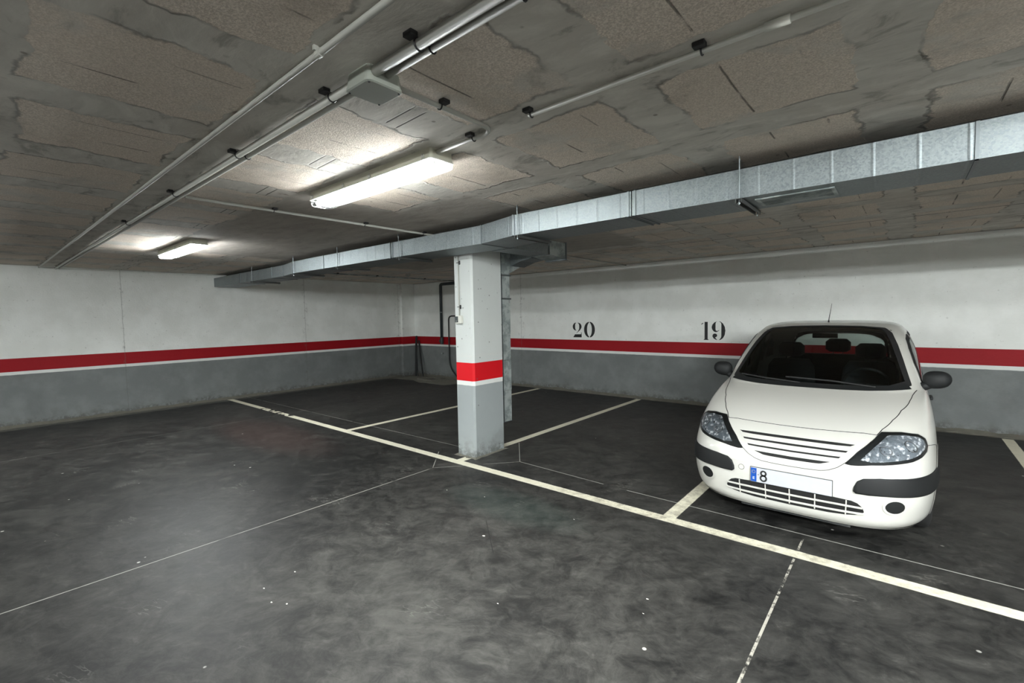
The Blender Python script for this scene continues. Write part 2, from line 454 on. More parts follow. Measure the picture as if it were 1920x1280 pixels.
def fillet(name, horizontal):
    """rough mortar fillet at a wall's foot"""
    bm = bmesh.new(); rnd = random.Random(3 if horizontal else 4)
    a0, a1 = ((XL+0.09, XR) if horizontal else (YF, 8.0)); n = 160; prev = None
    for i in range(n+1):
        t = a0 + (a1-a0)*i/n; w = 0.05 + rnd.random()*0.04; h = 0.03 + rnd.random()*0.025
        if horizontal: q = [(t, YB-w, 0.001), (t, YB-w*0.45, h*0.55), (t, YB-0.001, h), (t, YB-0.001, 0.001)]
        else: q = [(XL+w, t, 0.001), (XL+w*0.45, t, h*0.55), (XL+0.001, t, h), (XL+0.001, t, 0.001)]
        r = [bm.verts.new(p) for p in q]
        if prev:
            for k in range(4): bm.faces.new((prev[k], prev[(k+1) % 4], r[(k+1) % 4], r[k]))
        else: bm.faces.new(r)
        prev = r
    bm.faces.new(prev[::-1]); bmesh.ops.recalc_face_normals(bm, faces=bm.faces)
    return bm
structure('baseboard_back', fillet('b', True), 'mortar', 'rough mortar fillet along the foot of the numbered wall', 'baseboard')
structure('baseboard_left', fillet('l', False), 'mortar', 'rough mortar fillet along the foot of the left wall', 'baseboard')

# ------------------------------------------------------------------ pillar
bm = bmesh.new()
px0, px1, py0, py1, cf = -4.07, -3.765, 3.762, 4.285, 0.022
box(bm, px0, px1, py0, py1, 0, CEIL)
ve = [e for e in bm.edges if abs((e.verts[0].co-e.verts[1].co).z) > 1]
bmesh.ops.bevel(bm, geom=ve, offset=cf, segments=1, affect='EDGES')
structure('pillar', bm, 'pillar', 'square white and grey concrete pillar with a bright red band', 'pillar', origin=((px0+px1)/2, (py0+py1)/2, 0))
# small mortar collar at its foot
bm = bmesh.new(); rnd = random.Random(5)
ring_o, ring_i, ring_t = [], [], []
per = []
for (ax, ay, bx, by) in ((px0, py0, px1, py0), (px1, py0, px1, py1), (px1, py1, px0, py1), (px0, py1, px0, py0)):
    for i in range(10): per.append((ax+(bx-ax)*i/10, ay+(by-ay)*i/10))
cx_, cy_ = (px0+px1)/2, (py0+py1)/2
for (ax, ay) in per:
    s = 1.10 + rnd.random()*0.10; s2 = 1.06 + rnd.random()*0.10
    ring_o.append(bm.verts.new((cx_+(ax-cx_)*s, cy_+(ay-cy_)*s2, 0.0005)))
    ring_i.append(bm.verts.new((cx_+(ax-cx_)*0.98, cy_+(ay-cy_)*0.98, 0.012+rnd.random()*0.008)))
n = len(per)
for i in range(n): bm.faces.new((ring_o[i], ring_o[(i+1) % n], ring_i[(i+1) % n], ring_i[i]))
structure('trim_2', bm, 'mortar', 'thin mortar collar around the foot of the pillar', 'mortar collar')

# ------------------------------------------------------------------ painted numbers
def arc(cx, cy, rx, ry, a0, a1, n=18):
    return [(cx+rx*math.cos(math.radians(a0+(a1-a0)*i/n)), cy+ry*math.sin(math.radians(a0+(a1-a0)*i/n))) for i in range(n+1)]
def mirror(p, c): return [(2*c-x_, y_) for x_, y_ in reversed(p)]
# stencil shapes in units of the digit height, drawn x right, y up
def crescent(cx, cy, rx, ry, ix, irx, iry, a0=100, a1=260):
    """left-hand crescent between an outer ellipse and a narrower inner one"""
    return arc(cx, cy, rx, ry, a0, a1) + arc(cx+ix, cy, irx, iry, a1, a0)
D = {}
l0 = arc(.36, .5, .35, .5, 94, 266, 22) + arc(.36, .5, .155, .44, 258, 102, 22)
D['0'] = [l0, mirror(l0, .36)]
D['1'] = [[(.16, .02), (.155, 0), (.46, 0), (.455, .025), (.40, .05), (.40, .98), (.21, .98), (.21, .05)],
          [(.0, .86), (.03, .83), (.14, .905), (.11, .935)]]
D['2'] = [[(.27, .99), (.17, .98), (.08, .90), (.03, .80), (.02, .70), (.05, .58), (.13, .49), (.22, .455), (.28, .465), (.24, .49), (.20, .54), (.18, .64), (.18, .82), (.20, .92)],
          [(.34, .985), (.42, .98), (.53, .93), (.60, .83), (.62, .70), (.58, .58), (.51, .48), (.38, .36), (.28, .27), (.26, .275), (.34, .36), (.43, .50), (.46, .60), (.46, .80), (.43, .91)],
          [(.05, .0), (.62, .0), (.62, .34), (.595, .34), (.575, .21), (.17, .20)]]
D['9'] = [[(.30, .99), (.17, .94), (.06, .82), (.02, .68), (.05, .56), (.13, .46), (.22, .42), (.32, .44), (.42, .52), (.40, .53), (.32, .48), (.245, .50), (.22, .56), (.22, .86), (.24, .94)],
          [(.38, .99), (.48, .97), (.60, .87), (.69, .70), (.72, .50), (.69, .28), (.60, .11), (.48, .02), (.38, .0), (.44, .05), (.50, .13), (.515, .22), (.515, .84), (.49, .92), (.43, .96)],
          arc(.185, .245, .12, .10, 130, -60, 14) + [(.20, .14), (.27, .05), (.32, .0), (.24, .02), (.12, .09), (.06, .20), (.075, .27)]]
def painted_number(digits, label, loc):
    t = thing('painted_number', label, 'number', loc)
    for ch, xo, h, wx in digits:
        bm = bmesh.new()
        for poly in D[ch]:
            prism(bm, [((p[0])*h*wx + xo, p[1]*h) for p in poly], 'y', -0.0015, 0.0)
        bmesh.ops.triangulate(bm, faces=[f for f in bm.faces if len(f.verts) > 4])
        link('digit', bm, 'black_paint', t)
    return t
painted_number([('2', 0.0, .315, 1.16), ('0', .283, .328, 1.13)], 'black stencilled number 20 on the white wall', (-5.435, YB, 1.168))
painted_number([('1', 0.0, .325, .86), ('9', .172, .330, .98)], 'black stencilled number 19 on the wall near the car', (-2.745, YB, 1.162))

# ------------------------------------------------------------------ ceiling lamps
def rrect(x0, x1, y0, y1, r, n=5):
    out = []
    for cx, cy, a in ((x1-r, y1-r, 0), (x0+r, y1-r, 90), (x0+r, y0+r, 180), (x1-r, y0+r, 270)):
        for i in range(n+1):
            t_ = math.radians(a+90*i/n); out.append((cx+r*math.cos(t_), cy+r*math.sin(t_)))
    return out
def loft(bm, rings, cap0=True, cap1=True):
    """rings: lists of 3D points, same length, closed"""
    R = [[bm.verts.new(p) for p in r] for r in rings]; n = len(R[0]); fs = []
    for a, b_ in zip(R, R[1:]):
        for k in range(n): fs.append(bm.faces.new((a[k], a[(k+1) % n], b_[(k+1) % n], b_[k])))
    if cap0: fs.append(bm.faces.new(R[0][::-1]))
    if cap1: fs.append(bm.faces.new(R[-1]))
    bmesh.ops.recalc_face_normals(bm, faces=fs)
    return bm
LL, LW = 0.705, 0.088            # half length and half width
def make_lamp(loc, label):
    t = thing('ceiling_lamp', label, 'ceiling lamp', loc, group='batten lamps along the ceiling')
    bm = bmesh.new()
    loft(bm, [[(p[0], p[1], z_) for p in rrect(-LL+i_, LL-i_, -LW+i_, LW-i_, 0.018)] for z_, i_ in ((0, 0.004), (-0.052, 0.0), (-0.056, 0.0))])
    link('tray', bm, 'lamp_tray', t)
    # glowing tube tray inside the clear cover
    bm = bmesh.new()
    loft(bm, [[(s_, p[0], p[1]) for p in [(-.052, -0.064), (-.064, -0.080), (-.054, -0.094), (.054, -0.094), (.064, -0.080), (.052, -0.064)]] for s_ in (-LL+0.045, LL-0.045)])
    link('lit_diffuser', bm, 'lit', t)
    bm = bmesh.new(); sec = [(-LW+.003, -0.058), (-LW+.008, -0.088), (-LW+.024, -0.102), (LW-.024, -0.102), (LW-.008, -0.088), (LW-.003, -0.058)]
    loft(bm, [[(s_*(LL-d_), p[0]*k_, p[1]) for p in sec] for s_, d_, k_ in ((-1, .002, .97), (-1, .05, 1), (1, .05, 1), (1, .002, .97))])
    link('clear_cover', bm, 'clear_cover', t)
    for s_ in (-1, 1):
        for yy_ in (-.035, .035):
            bm = bmesh.new(); tube(bm, [(s_*(LL-.045), yy_, -.076), (s_*(LL-.018), yy_, -.076)], .013, 12)
            link('tube_holder', bm, 'white_plastic', t)
    bm = bmesh.new()
    for z0, z1, g_ in ((-0.062, -0.056, 0.004),):
        o_ = rrect(-LL-g_, LL+g_, -LW-g_, LW+g_, 0.02); i_ = rrect(-LL+.01, LL-.01, -LW+.006, LW-.006, 0.014)
        V = [[bm.verts.new((p[0], p[1], z_)) for p in q] for q, z_ in ((i_, z0), (o_, z0), (o_, z1), (i_, z1))]
        n = len(o_)
        for r_ in range(3):
            for k in range(n): bm.faces.new((V[r_][k], V[r_][(k+1) % n], V[r_+1][(k+1) % n], V[r_+1][k]))
    bmesh.ops.recalc_face_normals(bm, faces=bm.faces)
    link('rim', bm, 'white_plastic', t)
    # snap clips along both long sides
    proto = None
    for sy_ in (-1, 1):
        for x_ in (-0.655, -0.22, 0.10, 0.64) if sy_ < 0 else (-0.64, -0.22, 0.22, 0.64):
            bm = bmesh.new()
            tube(bm, [(x_-.010, sy_*(LW+.004), -0.060), (x_-.010, sy_*(LW+.004), -0.034), (x_-.004, sy_*(LW+.004), -0.028), (x_+.004, sy_*(LW+.004), -0.028), (x_+.010, sy_*(LW+.004), -0.034), (x_+.010, sy_*(LW+.004), -0.060)], 0.003, 6)
            box(bm, x_-.006, x_+.006, min(sy_*LW, sy_*(LW+.006)), max(sy_*LW, sy_*(LW+.006)), -0.050, -0.036)
            link('clip', bm, 'pvc_grey_white', t)
    return t
lamp = make_lamp((LAMPS[0][0], LAMPS[0][1], CEIL-0.0005), 'bright batten lamp on the ceiling in front of the pillar')
LL_labels = ['lit batten lamp on the ceiling near the long left wall', 'lit batten lamp on the ceiling in front of the white car',
             'batten lamp just behind the viewpoint, at its left', 'batten lamp just behind the viewpoint, at its right', 'batten lamp behind and right, near the right wall',
             'added fill lamp far behind, first of its row from the left wall', 'added fill lamp far behind, second of its row from the left wall', 'added fill lamp far behind, third of its row from the left wall', 'added fill lamp far behind, last of its row from the left wall',
             'added fill lamp by the end wall, nearer the left wall', 'added fill lamp by the end wall, nearer the right wall']
def set_power(root, row):
    for ch in root.children:
        if ch.name.startswith('lit_diffuser'):
            ch.material_slots[0].link = 'OBJECT'; ch.material_slots[0].material = ROW_MAT[row]
ROW_MAT = [lit_material(p_) for p_ in TUBE_POWER]
for (lx, ly, row), lab in zip(LAMPS[1:], LL_labels):
    c_ = copy_tree(lamp, loc=(lx, ly, CEIL-0.0005)); c_['label'] = lab; set_power(c_, row)
set_power(lamp, 0)

# ------------------------------------------------------------------ conduits
def conduit_line(name, pts, r, label, clips=(), m='pvc_grey_white', clip_m='black_plastic', couplings=(), group='conduits on the ceiling', clip_axis='x'):
    bm = bmesh.new(); tube(bm, pts, r)
    bmesh_obj = link(name, bm, m, smooth=True)
    tag(bmesh_obj, label, 'conduit', group)
    for c_ in clips:
        bm = bmesh.new()
        cx, cy, ax = c_
        zc = pts[0][2] if not isinstance(pts[0], Vector) else pts[0].z
        ring = []
        for k in range(13):
            a = PI*2*k/12
            ring.append((cx, cy+(r+.003)*math.cos(a), zc+(r+.003)*math.sin(a)) if ax == 'x' else (cx+(r+.003)*math.cos(a), cy, zc+(r+.003)*math.sin(a)))
        tube(bm, ring, 0.0035, 6, cap=False)
        s_ = r + .006
        if ax == 'x': box(bm, cx-.022, cx+.022, cy-s_-.028, cy-s_+.004, CEIL-.018, CEIL-.0005, .003)
        else: box(bm, cx+s_-.004, cx+s_+.030, cy-.020, cy+.020, CEIL-.018, CEIL-.0005, .003)
        link('clip', bm, clip_m, bmesh_obj)
    return bmesh_obj
zc = CEIL - 0.020
# pair along x either side of the junction box
conduit_line('conduit', [(-10.88, 1.062, zc-.004), (-1.70, 1.062, zc-.004)], 0.0155, 'thicker grey conduit running left from the junction box',
             [(-1.87, 1.062, 'x'), (-2.9, 1.062, 'x'), (-4.1, 1.062, 'x'), (-5.6, 1.062, 'x')])
conduit_line('conduit', [(-10.88, 1.112, zc), (-1.70, 1.112, zc)], 0.0125, 'thinner grey conduit running left from the junction box',
             [(-2.9, 1.112, 'x')])
conduit_line('conduit', [(-1.55, 1.062, zc-.006), (8.98, 1.062, zc-.006)], 0.0185, 'thicker grey conduit running right from the junction box',
             [(-1.29, 1.062, 'x'), (-0.885, 1.062, 'x'), (0.3, 1.062, 'x')])
conduit_line('conduit', [(-1.55, 1.118, zc), (8.98, 1.118, zc)], 0.0125, 'thinner grey conduit running right from the junction box',
             [(-1.285, 1.118, 'x'), (-0.875, 1.118, 'x')])
o = conduit_line('conduit', [(-10.88, 0.868, zc), (8.98, 0.868, zc)], 0.0115, 'lone grey conduit on the ceiling nearest the viewpoint',
             [], clip_m='pvc_grey_white')
bm = bmesh.new(); tube(bm, [(-1.612, 0.868, zc), (-1.588, 0.868, zc)], 0.0155, 12); box(bm, -1.606, -1.594, .845, .862, CEIL-.018, CEIL-.0005)
link('clip', bm, 'pvc_grey_white', o)
o = conduit_line('conduit', [(-1.37, 1.775, zc), (8.98, 1.775, zc)], 0.0105, 'single pale conduit crossing the block ceiling towards the right',
             [(-1.355, 1.775, 'x'), (-0.578, 1.775, 'x'), (0.3, 1.775, 'x')], m='white_plastic')
bm = bmesh.new(); tube(bm, [(-0.375, 1.775, zc), (-0.30, 1.775, zc)], 0.015, 12); link('coupling', bm, 'white_plastic', o, smooth=True)
# branch to the lamp
p = [(-1.605, 1.19, zc)] + bend((-1.605, 1.19, zc), (-1.605, 1.80, zc), (-2.06, 1.80, zc), 0.10) + [(-2.052, 1.80, zc)]
conduit_line('conduit', p, 0.0115, 'curved grey conduit feeding the lamp before the pillar', [(-1.605, 1.43, 'y'), (-1.76, 1.80, 'x')])
# conduit along y towards the duct
conduit_line('conduit', [(-4.16, 1.14, zc), (-4.16, 8.40, zc)], 0.0115, 'thin grey conduit along the ceiling towards the pillar',
             [(-4.16, 1.78, 'y'), (-4.16, 2.66, 'y'), (-4.16, 3.40, 'y'), (-4.16, 5.2, 'y')])
conduit_line('conduit', [(-9.05, 3.95, zc), (-9.05, 8.44, zc)], 0.0115, 'thin conduit on the dark ceiling by the left wall', [(-9.05, 5.1, 'y'), (-9.05, 6.05, 'y'), (-9.05, 7.4, 'y')], m='dull_zinc')

# junction box with a chamfered lid
bm = bmesh.new()
x0, x1, y0, y1 = -1.712, -1.552, 1.030, 1.190
loft(bm, [[(q[0], q[1], z_) for q in rrect(x0+i_, x1-i_, y0+i_, y1-i_, 0.022, 3)] for z_, i_ in ((CEIL-.0005, 0.004), (CEIL-.052, 0.0))])
jb = link('junction_box', bm, 'pvc_box'); tag(jb, 'square grey junction box where the conduits meet', 'junction box')
bm = bmesh.new()
loft(bm, [[(q[0], q[1], z_) for q in rrect(x0-.003+i_, x1+.003-i_, y0-.003+i_, y1+.003-i_, 0.024, 3)] for z_, i_ in ((CEIL-.052, 0), (CEIL-.062, 0.0), (CEIL-.066, 0.006))])
lid = link('lid', bm, 'pvc_box', jb)
bm = bmesh.new()
for sx_, sy_ in ((x0+.012, y0+.012), (x1-.012, y1-.012), (x0+.012, y1-.012), (x1-.012, y0+.012)):
    tube(bm, [(sx_, sy_, CEIL-.066), (sx_, sy_, CEIL-.069)], 0.0045, 8)
link('screw', bm, 'black_plastic', lid)
# detector on the far ceiling
bm = bmesh.new(); tube(bm, [(-8.45, 6.46, CEIL-.0005), (-8.45, 6.46, CEIL-.025), (-8.45, 6.46, CEIL-.03), (-8.45, 6.46, CEIL-.05)], [0.055, 0.055, 0.038, 0.03], 20)
tag(link('smoke_detector', bm, 'pvc_grey_white'), 'small round detector on the dark ceiling near the corner', 'smoke detector')

# ------------------------------------------------------------------ air duct
ZB, ZT = 2.358, 2.535
def yfront(X):
    k = [(-10.9, 3.40), (-7.69, 3.40), (-7.14, 3.295), (-3.17, 3.315), (-2.65, 3.185), (9.0, 3.165)]
    for (a, ya), (b_, yb) in zip(k, k[1:]):
        if X <= b_: return ya + (yb-ya)*(X-a)/(b_-a)
    return k[-1][1]
def yrear(X): return yfront(X) + 0.43 if X < -3.2 or X > -2.6 else 3.745 - (X+3.2)/0.6*0.13
duct = thing('air_duct', 'long rectangular galvanised steel air duct under the ceiling', 'air duct', (0, 0, ZB))
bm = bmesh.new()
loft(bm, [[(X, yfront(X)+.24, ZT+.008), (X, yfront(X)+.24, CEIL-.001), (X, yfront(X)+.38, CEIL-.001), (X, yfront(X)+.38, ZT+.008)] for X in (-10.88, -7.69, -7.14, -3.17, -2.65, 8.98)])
structure('light_blocker', bm, 'light_blocker_dark', 'dark strip added to block light between the long air duct and ceiling', 'light blocker')  # strip added over the duct to stop light leaking through the gap
duct_seams = [-10.89, -9.5, -8.14, -7.69, -7.13, -6.20, -4.63, -3.17, -2.65, -1.53, 0.25, 1.9, 3.6, 5.4, 7.2, 8.99]
def put(name, bm, m, parent, **k):
    o_ = link(name, bm, m, **k); o_.parent = parent; o_.matrix_parent_inverse = parent.matrix_basis.inverted() if False else Matrix.Translation(-parent.location)
    return o_
for a, b_ in zip(duct_seams, duct_seams[1:]):
    bm = bmesh.new(); g_ = 0.004
    loft(bm, [[(X, yfront(X), ZB), (X, yfront(X), ZT), (X, yrear(X), ZT), (X, yrear(X), ZB)] for X in (a+g_, b_-g_)])
    put('duct_section', bm, 'zinc', duct)
wide = {-4.63: .022, -2.65: .014, -1.53: .026, 1.9: .026, -9.5: .02}
for X in duct_seams[1:-1]:
    w = wide.get(X, .007); d_ = 0.007
    bm = bmesh.new()
    for off in ((-w, w) if w > 0.02 else (0,)):
        hw = 0.008 if w > 0.02 else w
        yf, yr = yfront(X+off), yrear(X+off)
        zt_ = ZT + d_
        box(bm, X+off-hw, X+off+hw, yf-d_, yf, ZB-d_, zt_); box(bm, X+off-hw, X+off+hw, yr, yr+min(d_, .006), ZB-d_, zt_)
        box(bm, X+off-hw, X+off+hw, yf-d_, yr+.005, ZB-d_, ZB-.0005); box(bm, X+off-hw, X+off+hw, yf-d_, yr+.005, ZT, zt_)
    put('flange', bm, 'flange', duct)
for X in (-8.9, -7.06, -5.80, -4.46, -2.59, -0.80, 1.1, 3.0):
    yf, yr = yfront(X)-0.02, yrear(X)+0.006
    bm = bmesh.new()
    tube(bm, [(X, yf, ZB-.045), (X, yf, CEIL)], 0.0045, 8); tube(bm, [(X, yf, ZB-.032), (X, yf, ZB-.040)], 0.009, 6)
    put('hanger_rod', bm, 'flange', duct)
    if not (-4.2 < X < -3.6):
        bm = bmesh.new(); tube(bm, [(X, yr+.012, ZB-.045), (X, yr+.012, CEIL)], 0.0045, 8)
        put('hanger_rod', bm, 'flange', duct)
    bm = bmesh.new()
    # open channel rail carrying the duct
    prism(bm, [(X-.018, ZB-.008), (X-.018, ZB-.032), (X-.013, ZB-.032), (X-.013, ZB-.012), (X+.013, ZB-.012), (X+.013, ZB-.032), (X+.018, ZB-.032), (X+.018, ZB-.008)], 'y', yf-.02, yr+.03)
    put('support_rail', bm, 'under_metal', duct)
# intake grille let into the underside
bm = bmesh.new()
gx0, gx1, gy0, gy1 = -0.735, -0.32, 3.27, 3.50
for a_ in ((gx0, gx1, gy0, gy0+.02), (gx0, gx1, gy1-.02, gy1), (gx0, gx0+.02, gy0+.02, gy1-.02), (gx1-.02, gx1, gy0+.02, gy1-.02)):
    box(bm, *a_, ZB-.008, ZB-.0005)
for i in range(9):
    yy_ = gy0+.03+i*(gy1-gy0-.06)/8
    box(bm, gx0+.02, gx1-.02, yy_-.004, yy_+.004, ZB-.007, ZB-.002)
gr = put('intake_grille', bm, 'dull_zinc', duct)
bm = bmesh.new(); box(bm, gx0+.02, gx1-.02, gy0+.02, gy1-.02, ZB-.0015, ZB-.0005)
o_ = link('grille_opening', bm, 'black_plastic'); o_.parent = gr; o_.matrix_parent_inverse = Matrix.Translation(-duct.location)

# branch with an elbow, dropping behind the pillar
drop = thing('branch_duct', 'branch duct turning down behind the pillar', 'air duct', (-3.92, 4.37, 0.33))
bm = bmesh.new(); box(bm, -3.44, -3.155, 3.765, 4.42, ZB-.002, ZT-.02)
put('duct_section', bm, 'zinc', drop)
bm = bmesh.new(); box(bm, -3.45, -3.147, 4.42, 4.434, ZB-.010, ZT-.012); put('flange', bm, 'flange', drop)
bm = bmesh.new()
loft(bm, [[(-3.44, y_, z0), (-3.155, y_, z0), (-3.155, y_, z1), (-3.44, y_, z1)] for y_, z0, z1 in ((4.434, ZB-.002, ZT-.02), (4.76, ZB-.03, ZT-.02))])
put('elbow', bm, 'dull_zinc', drop)
bm = bmesh.new(); box(bm, -3.45, -3.14, 4.76, 4.772, ZB-.045, ZT-.01); box(bm, -3.45, -3.14, 4.74, 4.80, ZB-.048, ZB-.042); put('flange', bm, 'flange', drop)
bm = bmesh.new()
loft(bm, [[(X, 4.46, z0), (X, 4.74, z0), (X, 4.74, ZT-.02), (X, 4.46, ZT-.02)] for X, z0 in ((-3.445, ZB-.02), (-3.60, ZB-.04), (-3.775, ZB-.09))])
put('duct_section', bm, 'zinc', drop)
bm = bmesh.new()
loft(bm, [[(-4.055, y0_, z_), (-3.775, y0_, z_), (-3.775, y1_, z_), (-4.055, y1_, z_)] for z_, y0_, y1_ in ((ZT-.02, 4.30, 4.74), (2.30, 4.292, 4.74), (2.18, 4.292, 4.44), (2.155, 4.292, 4.44))])
put('elbow', bm, 'dull_zinc', drop)
for i, (z0, z1, w_) in enumerate(((2.15, 1.86, 0), (1.86, 1.42, .002), (1.42, 1.10, 0), (1.10, 0.72, .002), (0.72, 0.33, 0))):
    bm = bmesh.new(); box(bm, -4.055, -3.775+w_, 4.292, 4.437+w_, z1+.002, z0-.002)
    put('duct_section', bm, 'dull_zinc', drop)
for z_ in (2.150, 1.862):
    bm = bmesh.new(); box(bm, -4.06, -3.765, 4.288, 4.452, z_-.010, z_+.010); put('flange', bm, 'flange', drop)
bm = bmesh.new(); box(bm, -3.782, -3.7735, 4.288, 4.296, 0.33, 2.14); box(bm, -4.06, -3.772, 4.288, 4.444, 0.322, 0.332); put('corner_angle', bm, 'flange', drop)

# ------------------------------------------------------------------ switch on the pillar
yS = py0
bm = bmesh.new(); tube(bm, [(-3.968, yS-.009, 1.665), (-3.968, yS-.009, 2.352)], 0.0075, 10)
co = link('conduit', bm, 'pvc_grey_white', smooth=True); tag(co, 'thin vertical conduit down the front of the pillar', 'conduit')
for z_ in (2.275, 1.765):
    bm = bmesh.new(); box(bm, -3.990, -3.946, yS-.020, yS-.014, z_-.004, z_+.004); box(bm, -3.960, -3.942, yS-.014, yS-.0003, z_-.022, z_+.022, .003)
    link('clip', bm, 'black_plastic', co)
bm = bmesh.new(); box(bm, -4.012, -3.915, yS-.038, yS-.0003, 1.570, 1.664, .006)
sw = link('switch_box', bm, 'white_plastic'); tag(sw, 'small white switch box on the front of the pillar', 'switch box')
bm = bmesh.new(); box(bm, -4.010, -3.962, yS-.046, yS-.038, 1.585, 1.655, .003); ro = link('rocker', bm, 'dark_pipe', sw)
ro['label'] = 'dark rocker panel'
bm = bmesh.new(); tube(bm, [(-3.985, yS-.046, 1.600), (-3.985, yS-.048, 1.600)], .004, 10); link('pilot_light', bm, 'white_plastic', ro)

# ------------------------------------------------------------------ pipes, hose and leaning bars in the corner
PX = -9.60; PY = YB-.050
dp = thing('drain_pipe', 'dark grey plastic pipe running down the far wall', 'pipe', (PX, PY, 0.9))
bm = bmesh.new()
tube(bm, [(-7.7, PY, 2.535)] + bend((-7.7, PY, 2.535), (PX, PY, 2.535), (PX, PY, 1), 0.06) + [(PX, PY, 1.05)], 0.0375, 16)
put('pipe_run', bm, 'dark_pipe', dp, smooth=True)
bm = bmesh.new(); tube(bm, [(PX, PY, 1.10), (PX, PY, 1.085), (PX, PY, .93), (PX, PY, .915)], [.038, .047, .047, .040], 16)
tube(bm, [(PX, PY, 1.0), (PX-.085, PY-.005, 1.0)], [.03, .03], 12)
put('tee_fitting', bm, 'dark_pipe', dp, smooth=True)
for z_ in (1.78,):
    bm = bmesh.new(); tube(bm, [(PX, PY, z_-.008), (PX, PY, z_+.008)], .041, 16); box(bm, PX-.012, PX+.012, PY+.036, YB-.002, z_-.008, z_+.008); put('pipe_clip', bm, 'dull_zinc', dp)
bm = bmesh.new()
hy = YB-.03
pts = [(-8.3, hy, 1.675), (-9.10, hy, 1.675)] + bend((-9.10, hy, 1.675), (-9.33, hy, 1.675), (-9.33, hy, 1.2), .13)[0:] + [(-9.335, hy, 1.1), (-9.33, hy, .72)]
pts += bend((-9.33, hy, .72), (-9.32, hy-.02, .36), (-9.12, hy-.05, .16), .20) + [(-8.95, hy-.08, .05), (-8.7, hy-.1, .022), (-8.2, hy-.12, .022)]
tube(bm, pts, 0.0175, 12); tag(link('hose', bm, 'hose', smooth=True), 'black hose looping down the far wall by the pillar', 'hose')
bm = bmesh.new(); tube(bm, [(-9.62, YB-.001, .66), (-9.62, YB-.05, .66), (-9.57, YB-.06, .655)], [.02, .014, .010], 10)
tag(link('tap', bm, 'dull_zinc', smooth=True), 'small metal tap on the grey wall under the pipe', 'tap')
for i, (a, b_, w_, lab) in enumerate((((-10.50, 8.20, .012), (-10.72, 8.42, 1.12), .030, 'dark bar leaning upright in the far corner, tallest of three'),
                                     ((-10.24, 8.24, .012), (-10.62, 8.425, 1.00), .022, 'thin dark bar leaning in the corner, furthest from the left wall'),
                                     ((-10.36, 8.16, .012), (-10.66, 8.36, .95), .014, 'thin dark bar leaning in the corner between two others'))):
    bm = bmesh.new()
    A, B_ = Vector(a), Vector(b_); d = (B_-A).normalized(); s_ = d.cross(Vector((0, 1, 0))).normalized(); t_ = d.cross(s_)
    R_ = [[A+s_*w_-t_*w_*.5, A+s_*w_+t_*w_*.5, A-s_*w_+t_*w_*.5, A-s_*w_-t_*w_*.5]]
    R_ += [[q+(B_-A) for q in R_[0]]]
    loft(bm, R_)
    tag(link('leaning_bar', bm, 'dark_wood'), lab, 'bar', 'bars leaning in the far corner')
# low drain frame on the rough screed
bm = bmesh.new()
fx0, fx1, fy0, fy1 = -9.9, -9.3, 7.75, 8.2
for a_ in ((fx0, fx1, fy0, fy0+.04), (fx0, fx1, fy1-.04, fy1), (fx0, fx0+.04, fy0+.04, fy1-.04), (fx1-.04, fx1, fy0+.04, fy1-.04)):
    box(bm, *a_, 0.0, 0.03)
box(bm, fx0+.04, fx1-.04, fy0+.04, fy1-.04, 0.0, 0.008)
tag(link('floor_drain', bm, 'mortar'), 'low square drain frame on the rough floor corner', 'floor drain')

# paint chips and crumbs on the floor
crumbs = [(-2.38, 2.444, .010), (-3.017, 1.321, .006), (-2.798, 1.082, .006), (-2.71, 1.132, .006), (-1.099, 2.47, .006), (-1.063, 2.333, .004), (-2.981, 1.114, .006), (-3.3, 2.9, .006), (-2.9, 3.0, .005), (-1.75, 1.9, .005), (-2.0, 3.1, .005)]
for i, (x_, y_, r_) in enumerate(crumbs):
    bm = bmesh.new(); bmesh.ops.create_icosphere(bm, subdivisions=1, radius=r_)
    rn = random.Random(i)
    for v_ in bm.verts: v_.co = Vector((v_.co.x*(1+rn.random()*.8), v_.co.y*(.6+rn.random()*.5), v_.co.z*.35*(.6+rn.random()*.5)))
    zmin = min(v_.co.z for v_ in bm.verts)
    for v_ in bm.verts: v_.co += Vector((x_, y_, -zmin))
    tag(link('paint_chip', bm, 'chip_white'), 'largest white paint chip, on the open floor before the pillar' if i == 0 else 'minute white paint chip lying on the dark floor', 'paint chip', 'white chips on the floor')
# ------------------------------------------------------------------ the white car
CX, CY = -0.62, 3.87
